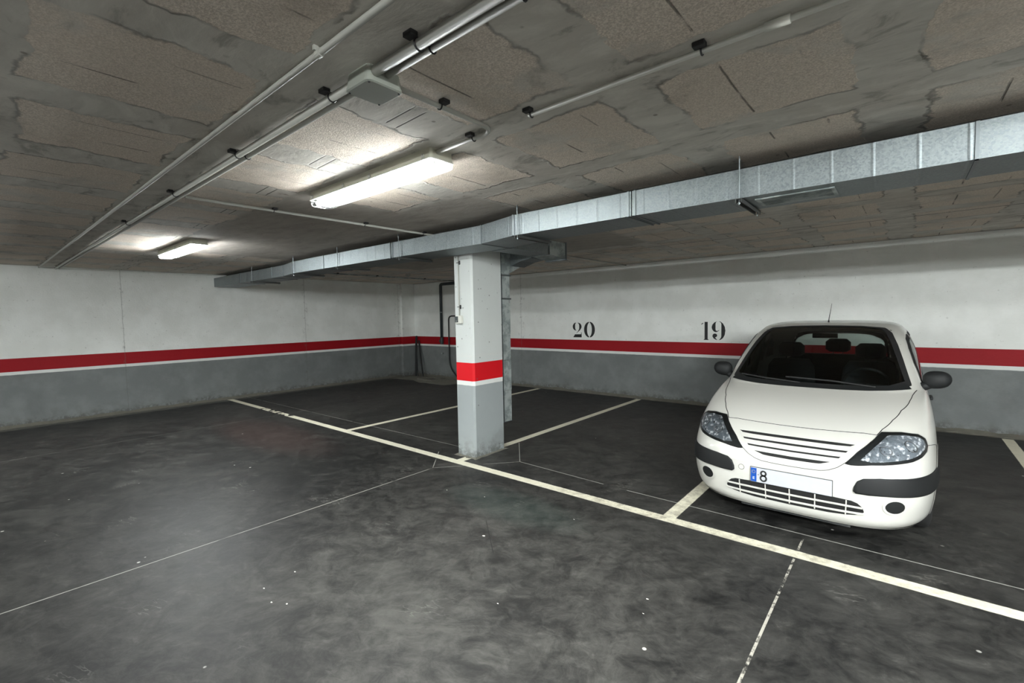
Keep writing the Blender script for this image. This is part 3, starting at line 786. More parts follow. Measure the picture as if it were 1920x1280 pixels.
# horizontal slices of the shell: z, front y, rear y, half width, y of the widest point, roundness front, roundness rear
SL = [(.128, .10, 3.66, .76, 1.50, 4.2, 3.4), (.150, .055, 3.72, .795, 1.50, 4.3, 3.4), (.19, .028, 3.77, .820, 1.50, 4.5, 3.4), (.25, .018, 3.80, .833, 1.50, 4.7, 3.4), (.34, .004, 3.83, .840, 1.50, 4.9, 3.4),
      (.44, .000, 3.85, .843, 1.50, 4.9, 3.4), (.53, .012, 3.85, .841, 1.50, 4.8, 3.4), (.60, .045, 3.84, .838, 1.52, 4.7, 3.4), (.67, .105, 3.82, .834, 1.54, 4.6, 3.4),
      (.73, .18, 3.80, .828, 1.56, 4.6, 3.5), (.78, .27, 3.78, .821, 1.58, 4.5, 3.6), (.83, .385, 3.76, .813, 1.60, 4.5, 3.7), (.88, .53, 3.74, .803, 1.65, 4.4, 3.8),
      (.92, .675, 3.72, .793, 1.70, 4.4, 3.9), (.955, .82, 3.70, .783, 1.80, 4.4, 4.0), (.978, .905, 3.685, .775, 1.85, 4.4, 4.0), (1.02, .985, 3.66, .765, 1.90, 4.4, 4.0),
      (1.10, 1.095, 3.615, .750, 2.0, 4.4, 4.0), (1.20, 1.24, 3.56, .727, 2.1, 4.3, 3.9), (1.30, 1.405, 3.50, .697, 2.2, 4.2, 3.8), (1.38, 1.56, 3.43, .667, 2.3, 4.0, 3.6),
      (1.44, 1.72, 3.33, .632, 2.35, 3.7, 3.4), (1.485, 1.90, 3.17, .585, 2.4, 3.5, 3.2), (1.512, 2.07, 2.97, .50, 2.45, 3.0, 3.0), (1.525, 2.24, 2.75, .36, 2.48, 2.6, 2.6), (1.531, 2.42, 2.55, .10, 2.49, 2.2, 2.2)]
def slice_at(t):
    i = max(0, min(len(SL)-2, int(t))); f = t-i
    p0, p1, p2, p3 = SL[max(0, i-1)], SL[i], SL[i+1], SL[min(len(SL)-1, i+2)]
    return [0.5*((2*b_)+(c_-a)*f+(2*a-5*b_+4*c_-d)*f*f+(-a+3*b_-3*c_+d)*f**3) for a, b_, c_, d in zip(p0, p1, p2, p3)]
def ring_at(t, n):
    z, F, R_, W, ym, nf, nr = slice_at(t)
    pts = []
    for k in range(401):                       # half outline from the nose round to the tail
        a = PI*k/400; s_, c_ = math.sin(a), math.cos(a)
        if c_ >= 0: pts.append((W*s_**(2/nf), ym-(ym-F)*c_**(2/nf)))
        else: pts.append((W*s_**(2/nr), ym+(R_-ym)*(-c_)**(2/nr)))
    L = [0]
    for p, q in zip(pts, pts[1:]): L.append(L[-1]+math.hypot(q[0]-p[0], q[1]-p[1]))
    out = []; j = 0
    for k in range(n+1):
        d = L[-1]*k/n
        while j < 399 and L[j+1] < d: j += 1
        f = (d-L[j])/max(1e-9, L[j+1]-L[j])
        out.append((pts[j][0]+(pts[j+1][0]-pts[j][0])*f, pts[j][1]+(pts[j+1][1]-pts[j][1])*f, z))
    return out + [(-p[0], p[1], p[2]) for p in reversed(out[1:-1])]
NH = 170
ts = []; t = 0.0; last = None                  # even steps along the centre line profile
dense = [i/40 for i in range((len(SL)-1)*40+1)]
acc = 0; ts = [0.0]; pv = slice_at(0)
for t in dense[1:]:
    q = slice_at(t); acc += math.hypot(q[0]-pv[0], q[1]-pv[1]) ; pv = q
    if acc >= 0.017: ts.append(t); acc = 0
ts.append(len(SL)-1.0)
RINGS = [ring_at(t, NH) for t in ts]
NR = 2*NH
shell_v = [Vector(p) for r in RINGS for p in r]
shell_f = []
for i in range(len(RINGS)-1):
    for k in range(NR):
        a = i*NR+k; b_ = i*NR+(k+1) % NR
        shell_f.append((a, b_, b_+NR, a+NR))
top = len(RINGS)-1
shell_f.append(tuple(top*NR+k for k in range(NR)))
BVH = BVHTree.FromPolygons(shell_v, shell_f)
# ---- car materials
m, b = mat('white_car_paint', srgb(204, 203, 196), 0.3)
b.inputs['Coat Weight'].default_value = 0.7; b.inputs['Coat Roughness'].default_value = 0.06
M['car_white'] = m
simple('bumper_black', (0.011, 0.012, 0.0125), 0.62, Specular_IOR_Level=0.3)
simple('rubber', (0.015, 0.015, 0.015), 0.75)
simple('gap_black', (0.006, 0.006, 0.006), 0.8)
simple('gap_line', (0.05, 0.048, 0.042), 0.8)
simple('cabin_dark', (0.020, 0.021, 0.021), 0.8)
simple('cabin_grey', srgb(112, 116, 106), 0.8)
simple('seat_cloth', (0.035, 0.037, 0.040), 0.9)
simple('plate_white', srgb(194, 196, 202), 0.5)
simple('plate_blue', srgb(16, 78, 168), 0.4)
simple('plate_yellow', srgb(230, 200, 40), 0.4)
simple('tail_red', srgb(150, 14, 14), 0.2)
simple('rim_silver', srgb(150, 152, 154), 0.35, 0.8)
simple('under_grey', srgb(64, 66, 66), 0.6)
m, b = mat('headlight_reflector', srgb(190, 194, 198), 0.18, 0.1)
P, x, y, z = xyz()
vr = voronoi(vec(x*1.0, y*0.4, z*1.0), 42, 'SMOOTH_F1'); nn = noise(P, 46, 4, 0.7)
c = mixc(sstep(0.36, 0.62, nn*0.7+vr*0.6), srgb(252, 253, 255), srgb(120, 126, 132))  # chrome sparkle and dark reflections painted into the colour as mottling
c = mixc(sstep(0.60, 0.72, noise(P, 34, 3, 0.6)), c, srgb(30, 32, 36))
setc(b, 'Base Color', c); bump(b, vr*0.8 + nn*0.6, 0.02, 1.0)
b.inputs['Metallic'].default_value = 0.08
M['reflector'] = m

car = thing('car', 'white hatchback parked nose out in bay 19 right of the pillar', 'car', (CX, CY, 0))
def cput(name, bm, mt, parent=None, smooth=False):
    o_ = link(name, bm, mt, smooth=smooth); o_.parent = parent or car; return o_

# ---- split the shell into body and windows
def inpoly(px, py, poly):
    r = False; j = len(poly)-1
    for i in range(len(poly)):
        xi, yi = poly[i]; xj, yj = poly[j]
        if (yi > py) != (yj > py) and px < (xj-xi)*(py-yi)/(yj-yi)+xi: r = not r
        j = i
    return r
def sym(pts): return pts + [(-p[0], p[1]) for p in reversed(pts) if abs(p[0]) > 1e-6]
WS = sym([(0, 0.992), (0.30, 0.992), (0.55, 1.003), (0.660, 1.030), (0.640, 1.09), (0.600, 1.215), (0.560, 1.330), (0.515, 1.425), (0.47, 1.462), (0.30, 1.478), (0, 1.484)])
RWS = sym([(0, 1.02), (0.45, 1.03), (0.56, 1.06), (0.50, 1.30), (0.42, 1.40), (0.25, 1.425), (0, 1.43)])
FW_ = [(1.36, 1.01), (1.95, 1.005), (1.95, 1.395), (1.78, 1.355), (1.62, 1.275), (1.47, 1.165)]
RW_ = [(2.03, 1.005), (2.75, 1.02), (2.75, 1.375), (2.4, 1.405), (2.03, 1.40)]
QW_ = [(2.83, 1.04), (3.12, 1.07), (3.02, 1.24), (2.83, 1.345)]
def face_kind(f):
    cs = [shell_v[i] for i in f]; c_ = sum(cs, Vector())/len(cs)
    if (abs(c_.x) > .55) and ((c_.y-.78)**2+(c_.z-.29)**2 < .318**2 or (c_.y-3.24)**2+(c_.z-.29)**2 < .318**2): return 'arch'
    if c_.z > .97:
        if c_.y < 2.1 and inpoly(c_.x, c_.z, WS) : return 'windshield'
        if c_.y > 2.9 and inpoly(c_.x, c_.z, RWS): return 'rear_window'
        if abs(c_.x) > .45:
            for nm, pl in (('front_side_window', FW_), ('rear_side_window', RW_), ('quarter_window', QW_)):
                if inpoly(c_.y, c_.z, pl): return nm + ('L' if c_.x < 0 else 'R')
    return 'body'
groups = {}
for f in shell_f: groups.setdefault(face_kind(f), []).append(f)
def submesh(faces):
    bm = bmesh.new(); mp = {}
    for f in faces:
        vs = []
        for i in f:
            if i not in mp: mp[i] = bm.verts.new(shell_v[i])
            vs.append(mp[i])
        bm.faces.new(vs)
    return bm
bodyo = cput('body', submesh(groups['body']), 'car_white', smooth=True)
for k_, f_ in groups.items():
    if k_ in ('body', 'arch'): continue
    cput(k_.rstrip('LR'), submesh(f_), 'window_glass', smooth=True)

# ---- conforming patches laid on the shell
def hit_phi(p, off):      # p = (angle in degrees about an upright axis inside the nose, height)
    a = math.radians(p[0]); o_ = Vector((0, 1.3, p[1])); d = Vector((math.sin(a), -math.cos(a), 0))
    h = BVH.ray_cast(o_, d)
    n = h[1] if h[1].dot(d) > 0 else -h[1]
    return h[0] + n*off
def hit_y(p, off):        # p = (x, z) seen from the front
    h = BVH.ray_cast(Vector((p[0], -1, p[1])), Vector((0, 1, 0)))
    if h[0] is None: h = BVH.find_nearest(Vector((p[0], 1, p[1])))
    n = h[1] if h[1].y < 0 else -h[1]
    return h[0] + n*off
def hit_back(p, off):
    h = BVH.ray_cast(Vector((p[0], 5, p[1])), Vector((0, -1, 0)))
    if h[0] is None: h = BVH.find_nearest(Vector((p[0], 3.5, p[1])))
    n = h[1] if h[1].y > 0 else -h[1]
    return h[0] + n*off
def hit_side(sd):
    def f(p, off):        # p = (y, z) seen from the side
        h = BVH.ray_cast(Vector((sd*2, p[0], p[1])), Vector((-sd, 0, 0)))
        if h[0] is None: h = BVH.find_nearest(Vector((sd*.7, p[0], p[1])))
        n = h[1] if h[1].x*sd > 0 else -h[1]
        return h[0] + n*off
    return f
def smooth_poly(pts, n=4):
    out = []; N = len(pts)
    for i in range(N):
        p0, p1, p2, p3 = pts[i-1], pts[i], pts[(i+1) % N], pts[(i+2) % N]
        for k in range(n):
            f = k/n
            out.append(tuple(0.5*((2*b_)+(c_-a)*f+(2*a-5*b_+4*c_-d)*f*f+(-a+3*b_-3*c_+d)*f**3) for a, b_, c_, d in zip(p0, p1, p2, p3)))
    return out
def patch(pts, hit, off=0.003, su=1.2, sv=0.012, rim=0.008):
    """fill outline pts on the shell; su, sv = cell size in the two outline axes"""
    bm = bmesh.new(); vs = [bm.verts.new((p[0], p[1], 0)) for p in pts]; bm.faces.new(vs)
    for ax, st in ((0, su), (1, sv)):
        lo = min(p[ax] for p in pts); hi = max(p[ax] for p in pts); k = lo+st
        while k < hi:
            co = [0, 0, 0]; no = [0, 0, 0]; co[ax] = k; no[ax] = 1
            bmesh.ops.bisect_plane(bm, geom=bm.verts[:]+bm.edges[:]+bm.faces[:], plane_co=co, plane_no=no); k += st
    bnd = [e for e in bm.edges if len(e.link_faces) == 1]
    for v_ in bm.verts: v_.co = hit((v_.co.x, v_.co.y), off) if True else v_.co
    if rim:
        r_ = bmesh.ops.extrude_edge_only(bm, edges=bnd)
        for v_ in [g_ for g_ in r_['geom'] if isinstance(g_, bmesh.types.BMVert)]:
            q = BVH.find_nearest(v_.co)
            v_.co = q[0] - (v_.co-q[0]).normalized()*(rim-off) if (v_.co-q[0]).length > 1e-6 else v_.co
    bmesh.ops.recalc_face_normals(bm, faces=bm.faces)
    # make sure normals look outwards
    f0 = max(bm.faces, key=lambda f: f.calc_area()); q = BVH.find_nearest(f0.calc_center_median())
    if f0.normal.dot(f0.calc_center_median()-Vector((0, 1.9, .5))) < 0: bmesh.ops.reverse_faces(bm, faces=bm.faces)
    return bm
def ribbon(pts, hit, w, off=0.002, closed=False, sub=6):
    """strip of width w (metres) following pts on the shell"""
    n = len(pts); line = []
    for i in range(n if closed else n-1):
        p, q = pts[i], pts[(i+1) % n]
        for k in range(sub): line.append((p[0]+(q[0]-p[0])*k/sub, p[1]+(q[1]-p[1])*k/sub))
    if not closed: line.append(pts[-1])
    P_ = [hit(p, off) for p in line]; bm = bmesh.new(); N = len(P_); L_, R2 = [], []
    for i, p in enumerate(P_):
        a = P_[(i-1) % N] if (closed or i > 0) else p; c_ = P_[(i+1) % N] if (closed or i < N-1) else p
        d = (c_-a).normalized(); nr = BVH.find_nearest(p); nn_ = (p-nr[0]).normalized() if (p-nr[0]).length > 1e-6 else nr[1]
        s_ = d.cross(nn_).normalized()*w/2
        for lst, sg in ((L_, 1), (R2, -1)):
            q = BVH.find_nearest(p+s_*sg); o2 = q[0]+nn_*off*0.9
            lst.append(bm.verts.new(o2))
    M_ = [bm.verts.new(p+ (p-BVH.find_nearest(p)[0]).normalized()*0.001) for p in P_]
    for i in range(N if closed else N-1):
        j = (i+1) % N
        bm.faces.new((L_[i], M_[i], M_[j], L_[j])); bm.faces.new((M_[i], R2[i], R2[j], M_[j]))
    bmesh.ops.recalc_face_normals(bm, faces=bm.faces)
    return bm
def flip(pts): return [(-p[0], p[1]) for p in pts]

HL = [(-41.9, .733), (-39.5, .762), (-33.5, .778), (-27.3, .776), (-25.4, .757), (-21.4, .704), (-18.1, .656), (-15.6, .604), (-14.6, .580), (-16.0, .577), (-17.7, .580), (-20.7, .591), (-24.0, .598), (-28.2, .609), (-32.1, .618), (-36.3, .636), (-39.8, .660), (-41.6, .690)]
HLr = [(-40.2, .728), (-38.4, .748), (-33.5, .763), (-28.4, .760), (-26.6, .742), (-23.0, .695), (-20.2, .648), (-18.4, .612), (-21, .606), (-24.0, .613), (-28.2, .625), (-32.1, .636), (-35.6, .652), (-38.6, .674), (-40.1, .700)]
STRIP = [(-50, .520), (-44, .522), (-38.4, .521), (-32.5, .521), (-26.7, .520), (-22.4, .515), (-18.6, .502), (-17.2, .479), (-16.4, .437), (-16.3, .410), (-16.9, .397), (-19.7, .397), (-23.6, .402), (-28.3, .402), (-32.4, .400), (-38, .398), (-44, .400), (-50, .405)]
for s_ in (1, -1):
    fl_ = (lambda p: p) if s_ == 1 else flip
    h_ = cput('headlight', patch(fl_(HL), hit_phi, 0.0015, 1.0, 0.012, 0.006), 'bumper_black', smooth=True)
    rf_ = link('reflector', patch(fl_(HLr), hit_phi, 0.004, 1.0, 0.010, 0.0), 'reflector', smooth=True); rf_.parent = h_
    bm = bmesh.new()
    for ph, zz, rr in ((-33.5, .700, .040), (-25.5, .675, .034)):
        c_ = hit_phi((ph*s_, zz), 0.006); n_ = (c_-hit_phi((ph*s_, zz), 0.0)).normalized()
        a_ = n_.cross(Vector((0, 0, 1))).normalized(); b2 = n_.cross(a_)
        ring = [c_+(a_*math.cos(2*PI*k/20)+b2*math.sin(2*PI*k/20))*rr for k in range(21)]
        tube(bm, ring, .0035, 6, cap=False)
    lr = link('lamp_ring', bm, 'rim_silver', smooth=True); lr.parent = h_
    ls = link('lens', patch(fl_(HL), hit_phi, 0.010, 1.0, 0.012, 0.0), 'lens', smooth=True); ls.parent = h_
    cput('bumper_strip', patch(fl_(STRIP), hit_phi, 0.012, 1.0, 0.012, 0.012), 'bumper_black', smooth=True)
    FG = [(-26.1+2.75*math.cos(2*PI*k/24), .327+.052*math.sin(2*PI*k/24)) for k in range(24)]
    fg = cput('fog_lamp', patch(fl_(FG), hit_phi, 0.003, 1.0, 0.012, 0.0), 'bumper_black', smooth=True)
    rg = link('surround', ribbon(fl_(FG), hit_phi, .016, .005, closed=True, sub=2), 'car_white', smooth=True); rg.parent = fg
    cput('wing_seam', ribbon(fl_([(-77.1, .981), (-66, .957), (-56.2, .930), (-43.1, .885), (-34.5, .838), (-28.1, .790), (-25.4, .761)]), hit_phi, .0055, .0012), 'gap_black')
    cput('grille_seam', ribbon(fl_([(-25.4, .757), (-22.3, .719), (-19.0, .671), (-14.6, .585), (-12.5, .549), (-10.4, .525), (-8.3, .512), (-4.2, .507), (0, .506)]), hit_phi, .004, .0012), 'gap_line')
    cput('bumper_seam', ribbon(fl_([(-41.9, .690), (-48, .672), (-52, .655), (-55, .60)]), hit_phi, .004, .0012), 'gap_line')
    cput('bumper_crease', ribbon(fl_([(-17.0, .489), (-14, .484), (-10, .480), (-5, .478), (0, .478)]), hit_phi, .005, .003), 'car_white', smooth=True)
    CP = [(-14.2+.85*math.cos(2*PI*k/20), .439+.020*math.sin(2*PI*k/20)) for k in range(20)]
    if s_ == 1: cput('towing_cap', ribbon(CP, hit_phi, .0025, .0012, closed=True, sub=1), 'gap_line')
    cput('headlight_seal', ribbon(fl_(HL), hit_phi, .005, .002, closed=True, sub=2), 'gap_black')
cput('hood_seam', ribbon([(-25.4, .760), (-21.7, .764), (-13.9, .760), (-7, .757), (0, .756), (7, .757), (13.9, .760), (21.7, .764), (25.4, .760)], hit_phi, .0060, .0012), 'gap_black')
# upper grille: white slats with dark gaps
gl = cput('upper_grille', ribbon([(-18.3, .700), (-16.6, .667), (-14.7, .632), (-12.4, .588), (-10.7, .571), (-8.5, .555), (-6.5, .546), (0, .542), (6.5, .546), (8.5, .555), (10.7, .571), (12.4, .588), (14.7, .632), (16.6, .667), (18.3, .700)], hit_phi, .010, .004), 'car_white', smooth=True)
for sl in ([(-18.0, .697), (-13.4, .698), (-6, .697), (0, .697), (6, .697), (13.4, .698), (18.0, .697), (16.6, .685), (13.1, .682), (6, .681), (0, .681), (-6, .681), (-13.1, .682), (-16.6, .685)],
           [(-16.2, .657), (-11.9, .656), (0, .655), (11.9, .656), (16.2, .657), (15.2, .646), (11.7, .644), (0, .642), (-11.7, .644), (-15.2, .646)],
           [(-14.1, .618), (-10.5, .616), (0, .613), (10.5, .616), (14.1, .618), (13.1, .607), (10.3, .605), (0, .602), (-10.3, .605), (-13.1, .607)],
           [(-11.6, .578), (-9.0, .576), (0, .573), (9, .576), (11.6, .578), (10.2, .567), (8.3, .557), (6, .554), (0, .552), (-6, .554), (-8.3, .557), (-10.2, .567)]):
    o_ = link('grille_slot', patch(sl, hit_phi, 0.0012, 1.5, 0.02, 0.0), 'gap_black'); o_.parent = gl
# lower grille
LG = [(-19.1, .268), (-18.6, .300), (-17.4, .326), (-16.0, .338), (-11.4, .343), (0, .343), (11.4, .343), (16.0, .338), (17.4, .326), (18.6, .300), (19.1, .268), (18.6, .252), (17.0, .236), (15.1, .228), (10.5, .218), (0, .214), (-10.5, .218), (-15.1, .228), (-17.0, .236), (-18.6, .252)]
lg = cput('lower_grille', patch(LG, hit_phi, 0.001, 1.5, 0.02, 0.0), 'gap_black')
for zl in ([(-18.6, .300), (-12.8, .300), (-6, .297), (0, .296), (6, .297), (12.8, .300), (18.6, .300)], [(-19.0, .258), (-12.8, .253), (-6, .248), (0, .246), (6, .248), (12.8, .253), (19.0, .258)]):
    o_ = link('grille_bar', ribbon(zl, hit_phi, .016, .012, sub=4), 'car_white', smooth=True); o_.parent = lg
for ph in (-14.8, -7.0, 0, 7.0, 14.8):
    o_ = link('grille_post', ribbon([(ph, .226), (ph, .340)], hit_phi, .008, .009), 'car_white'); o_.parent = lg
cput('lower_lip', ribbon([(p_, .150) for p_ in range(-36, 37, 4)], hit_phi, .030, .006, sub=2), 'car_white', smooth=True)
# number plate
pl = link('number_plate', box(bmesh.new(), -.26, .26, -.010, -.003, .345, .455, .002), 'plate_white'); pl.parent = car
o_ = link('country_band', box(bmesh.new(), -.257, -.217, -.0115, -.0095, .348, .452), 'plate_blue'); o_.parent = pl
bm = bmesh.new()
for a in ((-.243, -.239, .365, .385), (-.239, -.230, .365, .369), (-.239, -.231, .373, .377), (-.239, -.230, .381, .385)): box(bm, a[0], a[1], -.0125, -.0112, a[2], a[3])
o_ = link('letter', bm, 'plate_white'); o_.parent = pl
bm = bmesh.new()
for k in range(12):
    a = 2*PI*k/12; cx_, cz_ = -.237+.011*math.cos(a), .424+.011*math.sin(a)
    box(bm, cx_-.0014, cx_+.0014, -.0123, -.0112, cz_-.0014, cz_+.0014)
o_ = link('star_ring', bm, 'plate_yellow'); o_.parent = pl
bm = bmesh.new()
for cz_, rx_, rz_ in ((.4195, .0165, .0170), (.3815, .0195, .0205)):
    ring = [Vector((-.170+rx_*math.cos(2*PI*k/28), -.0112, cz_+rz_*math.sin(2*PI*k/28))) for k in range(29)]
    V = [[bm.verts.new((-.170+(rx_+d_)*math.cos(2*PI*k/28), yy_, cz_+(rz_+d_)*math.sin(2*PI*k/28))) for k in range(28)] for d_, yy_ in ((-.0060, -.0108), (-.0060, -.0116), (.0060, -.0116), (.0060, -.0108))]
    for r_ in range(3):
        for k in range(28): bm.faces.new((V[r_][k], V[r_][(k+1) % 28], V[r_+1][(k+1) % 28], V[r_+1][k]))
bmesh.ops.recalc_face_normals(bm, faces=bm.faces)
o_ = link('digit', bm, 'black_paint'); o_.parent = pl
bm = bmesh.new(); tube(bm, [(-.205, -.0108, .405), (-.205, -.0122, .405)], .005, 10)
o_ = link('screw', bm, 'rim_silver'); o_.parent = pl
bm = bmesh.new(); box(bm, -.264, .264, -.004, .02, .341, .459, .003); o_ = link('plate_frame', bm, 'under_grey'); o_.parent = pl

# undertray and lips
bm = bmesh.new(); rr = [(p[0]*.94, 1.9+(p[1]-1.9)*.965) for p in RINGS[0]]
loft(bm, [[(p[0], p[1], .135) for p in rr[::4]], [(p[0], p[1], .165) for p in rr[::4]]]); cput('undertray', bm, 'gap_black')
bm = bmesh.new(); box(bm, -.36, .36, .14, .42, .092, .134, .008); cput('air_deflector', bm, 'under_grey')

# window frames
cput('windshield_seal', ribbon(WS, hit_y, .052, .003, closed=True, sub=8), 'gap_black', smooth=True)
cput('cowl', ribbon([(x_, .982 + .030*(abs(x_)/.68)**3) for x_ in [-.66+.06*i for i in range(23)]], hit_y, .062, .006, sub=2), 'bumper_black', smooth=True)
cput('rear_window_seal', ribbon(RWS, hit_back, .045, .003, closed=True, sub=8), 'gap_black', smooth=True)
for sd in (-1, 1):
    hs = hit_side(sd)
    for nm, pl_ in (('window_seal', FW_), ('window_seal', RW_), ('window_seal', QW_)):
        cput(nm, ribbon(pl_, hs, .042, .003, closed=True, sub=10), 'gap_black', smooth=True)
    cput('door_seam', ribbon([(1.28, .95), (1.24, .60), (1.30, .26), (2.02, .26), (2.00, .98)], hs, .005, .0012, sub=16), 'gap_line')
    cput('door_seam', ribbon([(2.02, .26), (2.80, .28), (2.95, .60), (2.98, .98)], hs, .005, .0012, sub=16), 'gap_line')
    cput('side_strip', ribbon([(1.22, .50), (2.9, .50)], hs, .070, .010, sub=60), 'bumper_black', smooth=True)
    for yy_ in (1.83, 2.70):
        c_ = hs((yy_, .83), .012); bm = bmesh.new(); box(bm, c_.x-.012, c_.x+.012, yy_-.075, yy_+.075, .815, .845, .008); cput('door_handle', bm, 'bumper_black')
    # mirror
    bm = bmesh.new(); bmesh.ops.create_uvsphere(bm, u_segments=24, v_segments=14, radius=1)
    for v_ in bm.verts:
        q = v_.co.copy(); q.x = math.copysign(abs(q.x)**.8, q.x); q.z = math.copysign(abs(q.z)**.85, q.z)
        yy_ = q.y*.070 if q.y < 0 else q.y*.030
        v_.co = Vector((sd*.842+q.x*.092, 1.345+yy_, 1.052+q.z*.074 - max(0, q.x*sd)*0.0 - (q.z < 0)*0.010*q.x*sd*-1))
    mr = cput('wing_mirror', bm, 'bumper_black', smooth=True)
    bm = bmesh.new(); tube(bm, [(sd*.80, 1.34, 1.01), (sd*.77, 1.33, .995), (sd*.735, 1.32, .985)], [.034, .034, .040], 12)
    o_ = link('mirror_arm', bm, 'bumper_black', smooth=True); o_.parent = mr
    bm = bmesh.new(); tube(bm, [(sd*.875, 1.3765, 1.05), (sd*.875, 1.3775, 1.05)], .055, 20)
    o_ = link('mirror_glass', bm, 'rim_silver'); o_.parent = mr
    # tail lamp
    TL = [(.46, .80), (.60, .80), (.71, .84), (.70, 1.06), (.60, 1.16), (.56, 1.02)]
    cput('tail_lamp', patch([(p[0]*sd, p[1]) for p in TL], hit_back, .006, .03, .03, .006), 'tail_red', smooth=True)
    # wheels and arch liners
    for wy in (.78, 3.24):
        bm = bmesh.new(); R3 = []
        for k in range(25):
            a = PI*k/24; R3.append([(sd*.50, wy-.335*math.cos(a), .29+.335*math.sin(a)-.0), (sd*.800, wy-.325*math.cos(a), .29+.325*math.sin(a))])
        VV = [[bm.verts.new(p) for p in q] for q in R3]
        for q, r_ in zip(VV, VV[1:]): bm.faces.new((q[0], q[1], r_[1], r_[0]))
        bm.faces.new([q[0] for q in VV])
        cput('arch_liner', bm, 'gap_black')
        hs2 = hit_side(sd)
        ARC = [(wy-.325*math.cos(math.radians(a)), .29+.325*math.sin(math.radians(a))) for a in range(-15, 196, 7)]
        ARC = [p for p in ARC if p[1] > .155]
        cput('wheel_arch', ribbon(ARC, hs2, .045, .004, sub=3), 'car_white', smooth=True)
        bm = bmesh.new()
        prof = [(.155, -.075), (.175, -.088), (.235, -.092), (.275, -.080), (.289, -.055), (.290, 0), (.289, .055), (.275, .080), (.235, .092), (.175, .088)]
        RG = [[(sd*.715+p[1]*sd*1.0, wy+p[0]*math.cos(2*PI*k/40), .290+p[0]*math.sin(2*PI*k/40)) for p in prof] for k in range(40)]
        VV = [[bm.verts.new(p) for p in q] for q in RG]
        for i in range(40):
            for j in range(len(prof)-1): bm.faces.new((VV[i][j], VV[(i+1) % 40][j], VV[(i+1) % 40][j+1], VV[i][j+1]))
        bmesh.ops.recalc_face_normals(bm, faces=bm.faces)
        wh = cput('wheel', bm, 'rubber', smooth=True)
        bm = bmesh.new(); tube(bm, [(sd*.67, wy, .29), (sd*.775, wy, .29), (sd*.785, wy, .29)], [.178, .178, .165], 32)
        for k in range(7):
            a = 2*PI*k/7; c2 = Vector((sd*.787, wy+.10*math.cos(a), .29+.10*math.sin(a))); u2 = Vector((0, math.cos(a), math.sin(a))); v2 = Vector((0, -math.sin(a), math.cos(a)))
            loft(bm, [[c2+u2*.05+v2*.012+Vector((sd*t_, 0, 0)), c2+u2*.05-v2*.012+Vector((sd*t_, 0, 0)), c2-u2*.06-v2*.020+Vector((sd*t_, 0, 0)), c2-u2*.06+v2*.020+Vector((sd*t_, 0, 0))] for t_ in (-.004, .006)])
        o_ = link('hubcap', bm, 'rim_silver'); o_.parent = wh
# roof aerial, wipers
bm = bmesh.new(); tube(bm, [(0, 2.15, 1.515), (0, 2.17, 1.545), (0, 2.42, 1.72)], [.010, .004, .0015], 8); cput('aerial', bm, 'rubber')
bm = bmesh.new(); w0 = [hit_y((x_, .992+.055*t_), .018) for x_, t_ in ((.45, 0), (.15, .5), (-.20, .7))]; tube(bm, w0, .007, 8)
cput('wiper', bm, 'rubber')
bm = bmesh.new(); w0 = [hit_y((x_, .992+.045*t_), .018) for x_, t_ in ((-.08, 0), (-.35, .4), (-.58, .8))]; tube(bm, w0, .007, 8)
cput('wiper', bm, 'rubber')

# cabin
bm = bmesh.new(); loft(bm, [[(-.66*s2, y_, z_) for s2, y_, z_ in ((1, yb_, .40), (1, yb_, zt_), (-1, yb_, zt_), (-1, yb_, .40))] for yb_, zt_ in ((1.02, .90), (1.30, .955), (1.48, .94), (1.52, .70))])
cput('dashboard', bm, 'cabin_dark')
bm = bmesh.new(); box(bm, -.70, .70, 1.0, 3.5, .18, .40); cput('cabin_floor', bm, 'cabin_dark')
bm = bmesh.new(); ring = [Vector((-.36+.18*math.cos(2*PI*k/28), 1.62-.06*math.sin(2*PI*k/28), .93+.165*math.sin(2*PI*k/28))) for k in range(29)]
ring = [Vector((-p.x, p.y, p.z)) for p in ring]
tube(bm, ring, .014, 8, cap=False); tube(bm, [(.36, 1.62, .93), (.36, 1.50, .88)], .03, 10); box(bm, .20, .52, 1.605, 1.625, .915, .945)
cput('steering_wheel', bm, 'rubber', smooth=True)
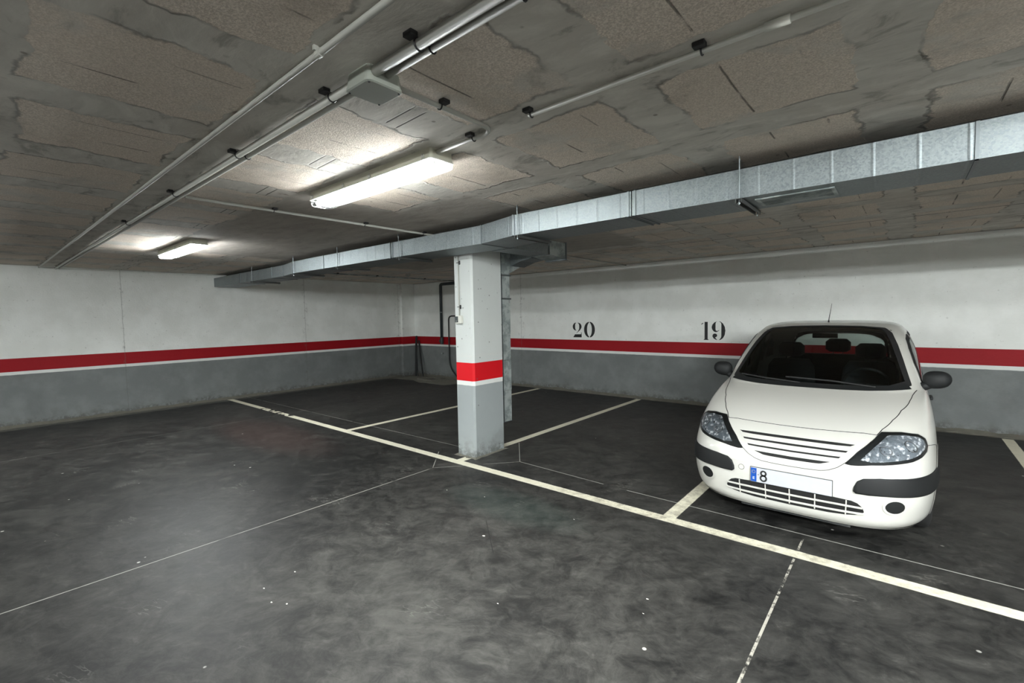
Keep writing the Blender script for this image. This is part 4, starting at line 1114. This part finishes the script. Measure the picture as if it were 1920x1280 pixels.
def seat(x_, y_, w_):
    bm = bmesh.new(); box(bm, x_-w_/2, x_+w_/2, y_, y_+.50, .42, .60, .04)
    s0 = cput('seat', bm, 'seat_cloth', smooth=False)
    bm = bmesh.new()
    loft(bm, [[(x_+p[0]*ww, yy2+p[1]*.055, zz2) for p in [(math.copysign(abs(math.cos(a))**.6, math.cos(a)), math.copysign(abs(math.sin(a))**.6, math.sin(a))) for a in [2*PI*k/20 for k in range(20)]]] for ww, yy2, zz2 in ((w_*.46, y_+.46, .55), (w_*.5, y_+.52, .80), (w_*.46, y_+.57, 1.02), (w_*.36, y_+.60, 1.10))])
    b2_ = link('backrest', bm, 'seat_cloth', smooth=True); b2_.parent = s0
    bm = bmesh.new()
    loft(bm, [[(x_+p[0]*ww, y_+.60+p[1]*.045, zz2) for p in [(math.copysign(abs(math.cos(a))**.7, math.cos(a)), math.copysign(abs(math.sin(a))**.7, math.sin(a))) for a in [2*PI*k/16 for k in range(16)]]] for ww, zz2 in ((.09, 1.13), (.13, 1.16), (.13, 1.25), (.09, 1.29))])
    tube(bm, [(x_-.05, y_+.60, 1.08), (x_-.05, y_+.60, 1.14)], .006, 6); tube(bm, [(x_+.05, y_+.60, 1.08), (x_+.05, y_+.60, 1.14)], .006, 6)
    h2_ = link('headrest', bm, 'seat_cloth', smooth=True); h2_.parent = s0
seat(-.36, 1.66, .50); seat(.36, 1.66, .50)
seat(0, 2.55, 1.20)
for sd in (-1, 1):      # pale inner pillar trim
    bm = bmesh.new(); tube(bm, [(sd*.655, 1.20, 1.00), (sd*.625, 1.38, 1.16), (sd*.585, 1.60, 1.31), (sd*.52, 1.86, 1.43)], [.030, .026, .024, .022], 8); cput('pillar_trim', bm, 'cabin_grey', smooth=True)
    bm = bmesh.new(); tube(bm, [(sd*.700, 1.99, .95), (sd*.64, 1.99, 1.20), (sd*.58, 1.99, 1.42)], [.035, .032, .028], 8); cput('pillar_trim', bm, 'cabin_grey', smooth=True)
bm = bmesh.new(); box(bm, -.11, .11, 1.86, 1.88, 1.36, 1.41, .008); cput('rear_view_mirror', bm, 'rubber')
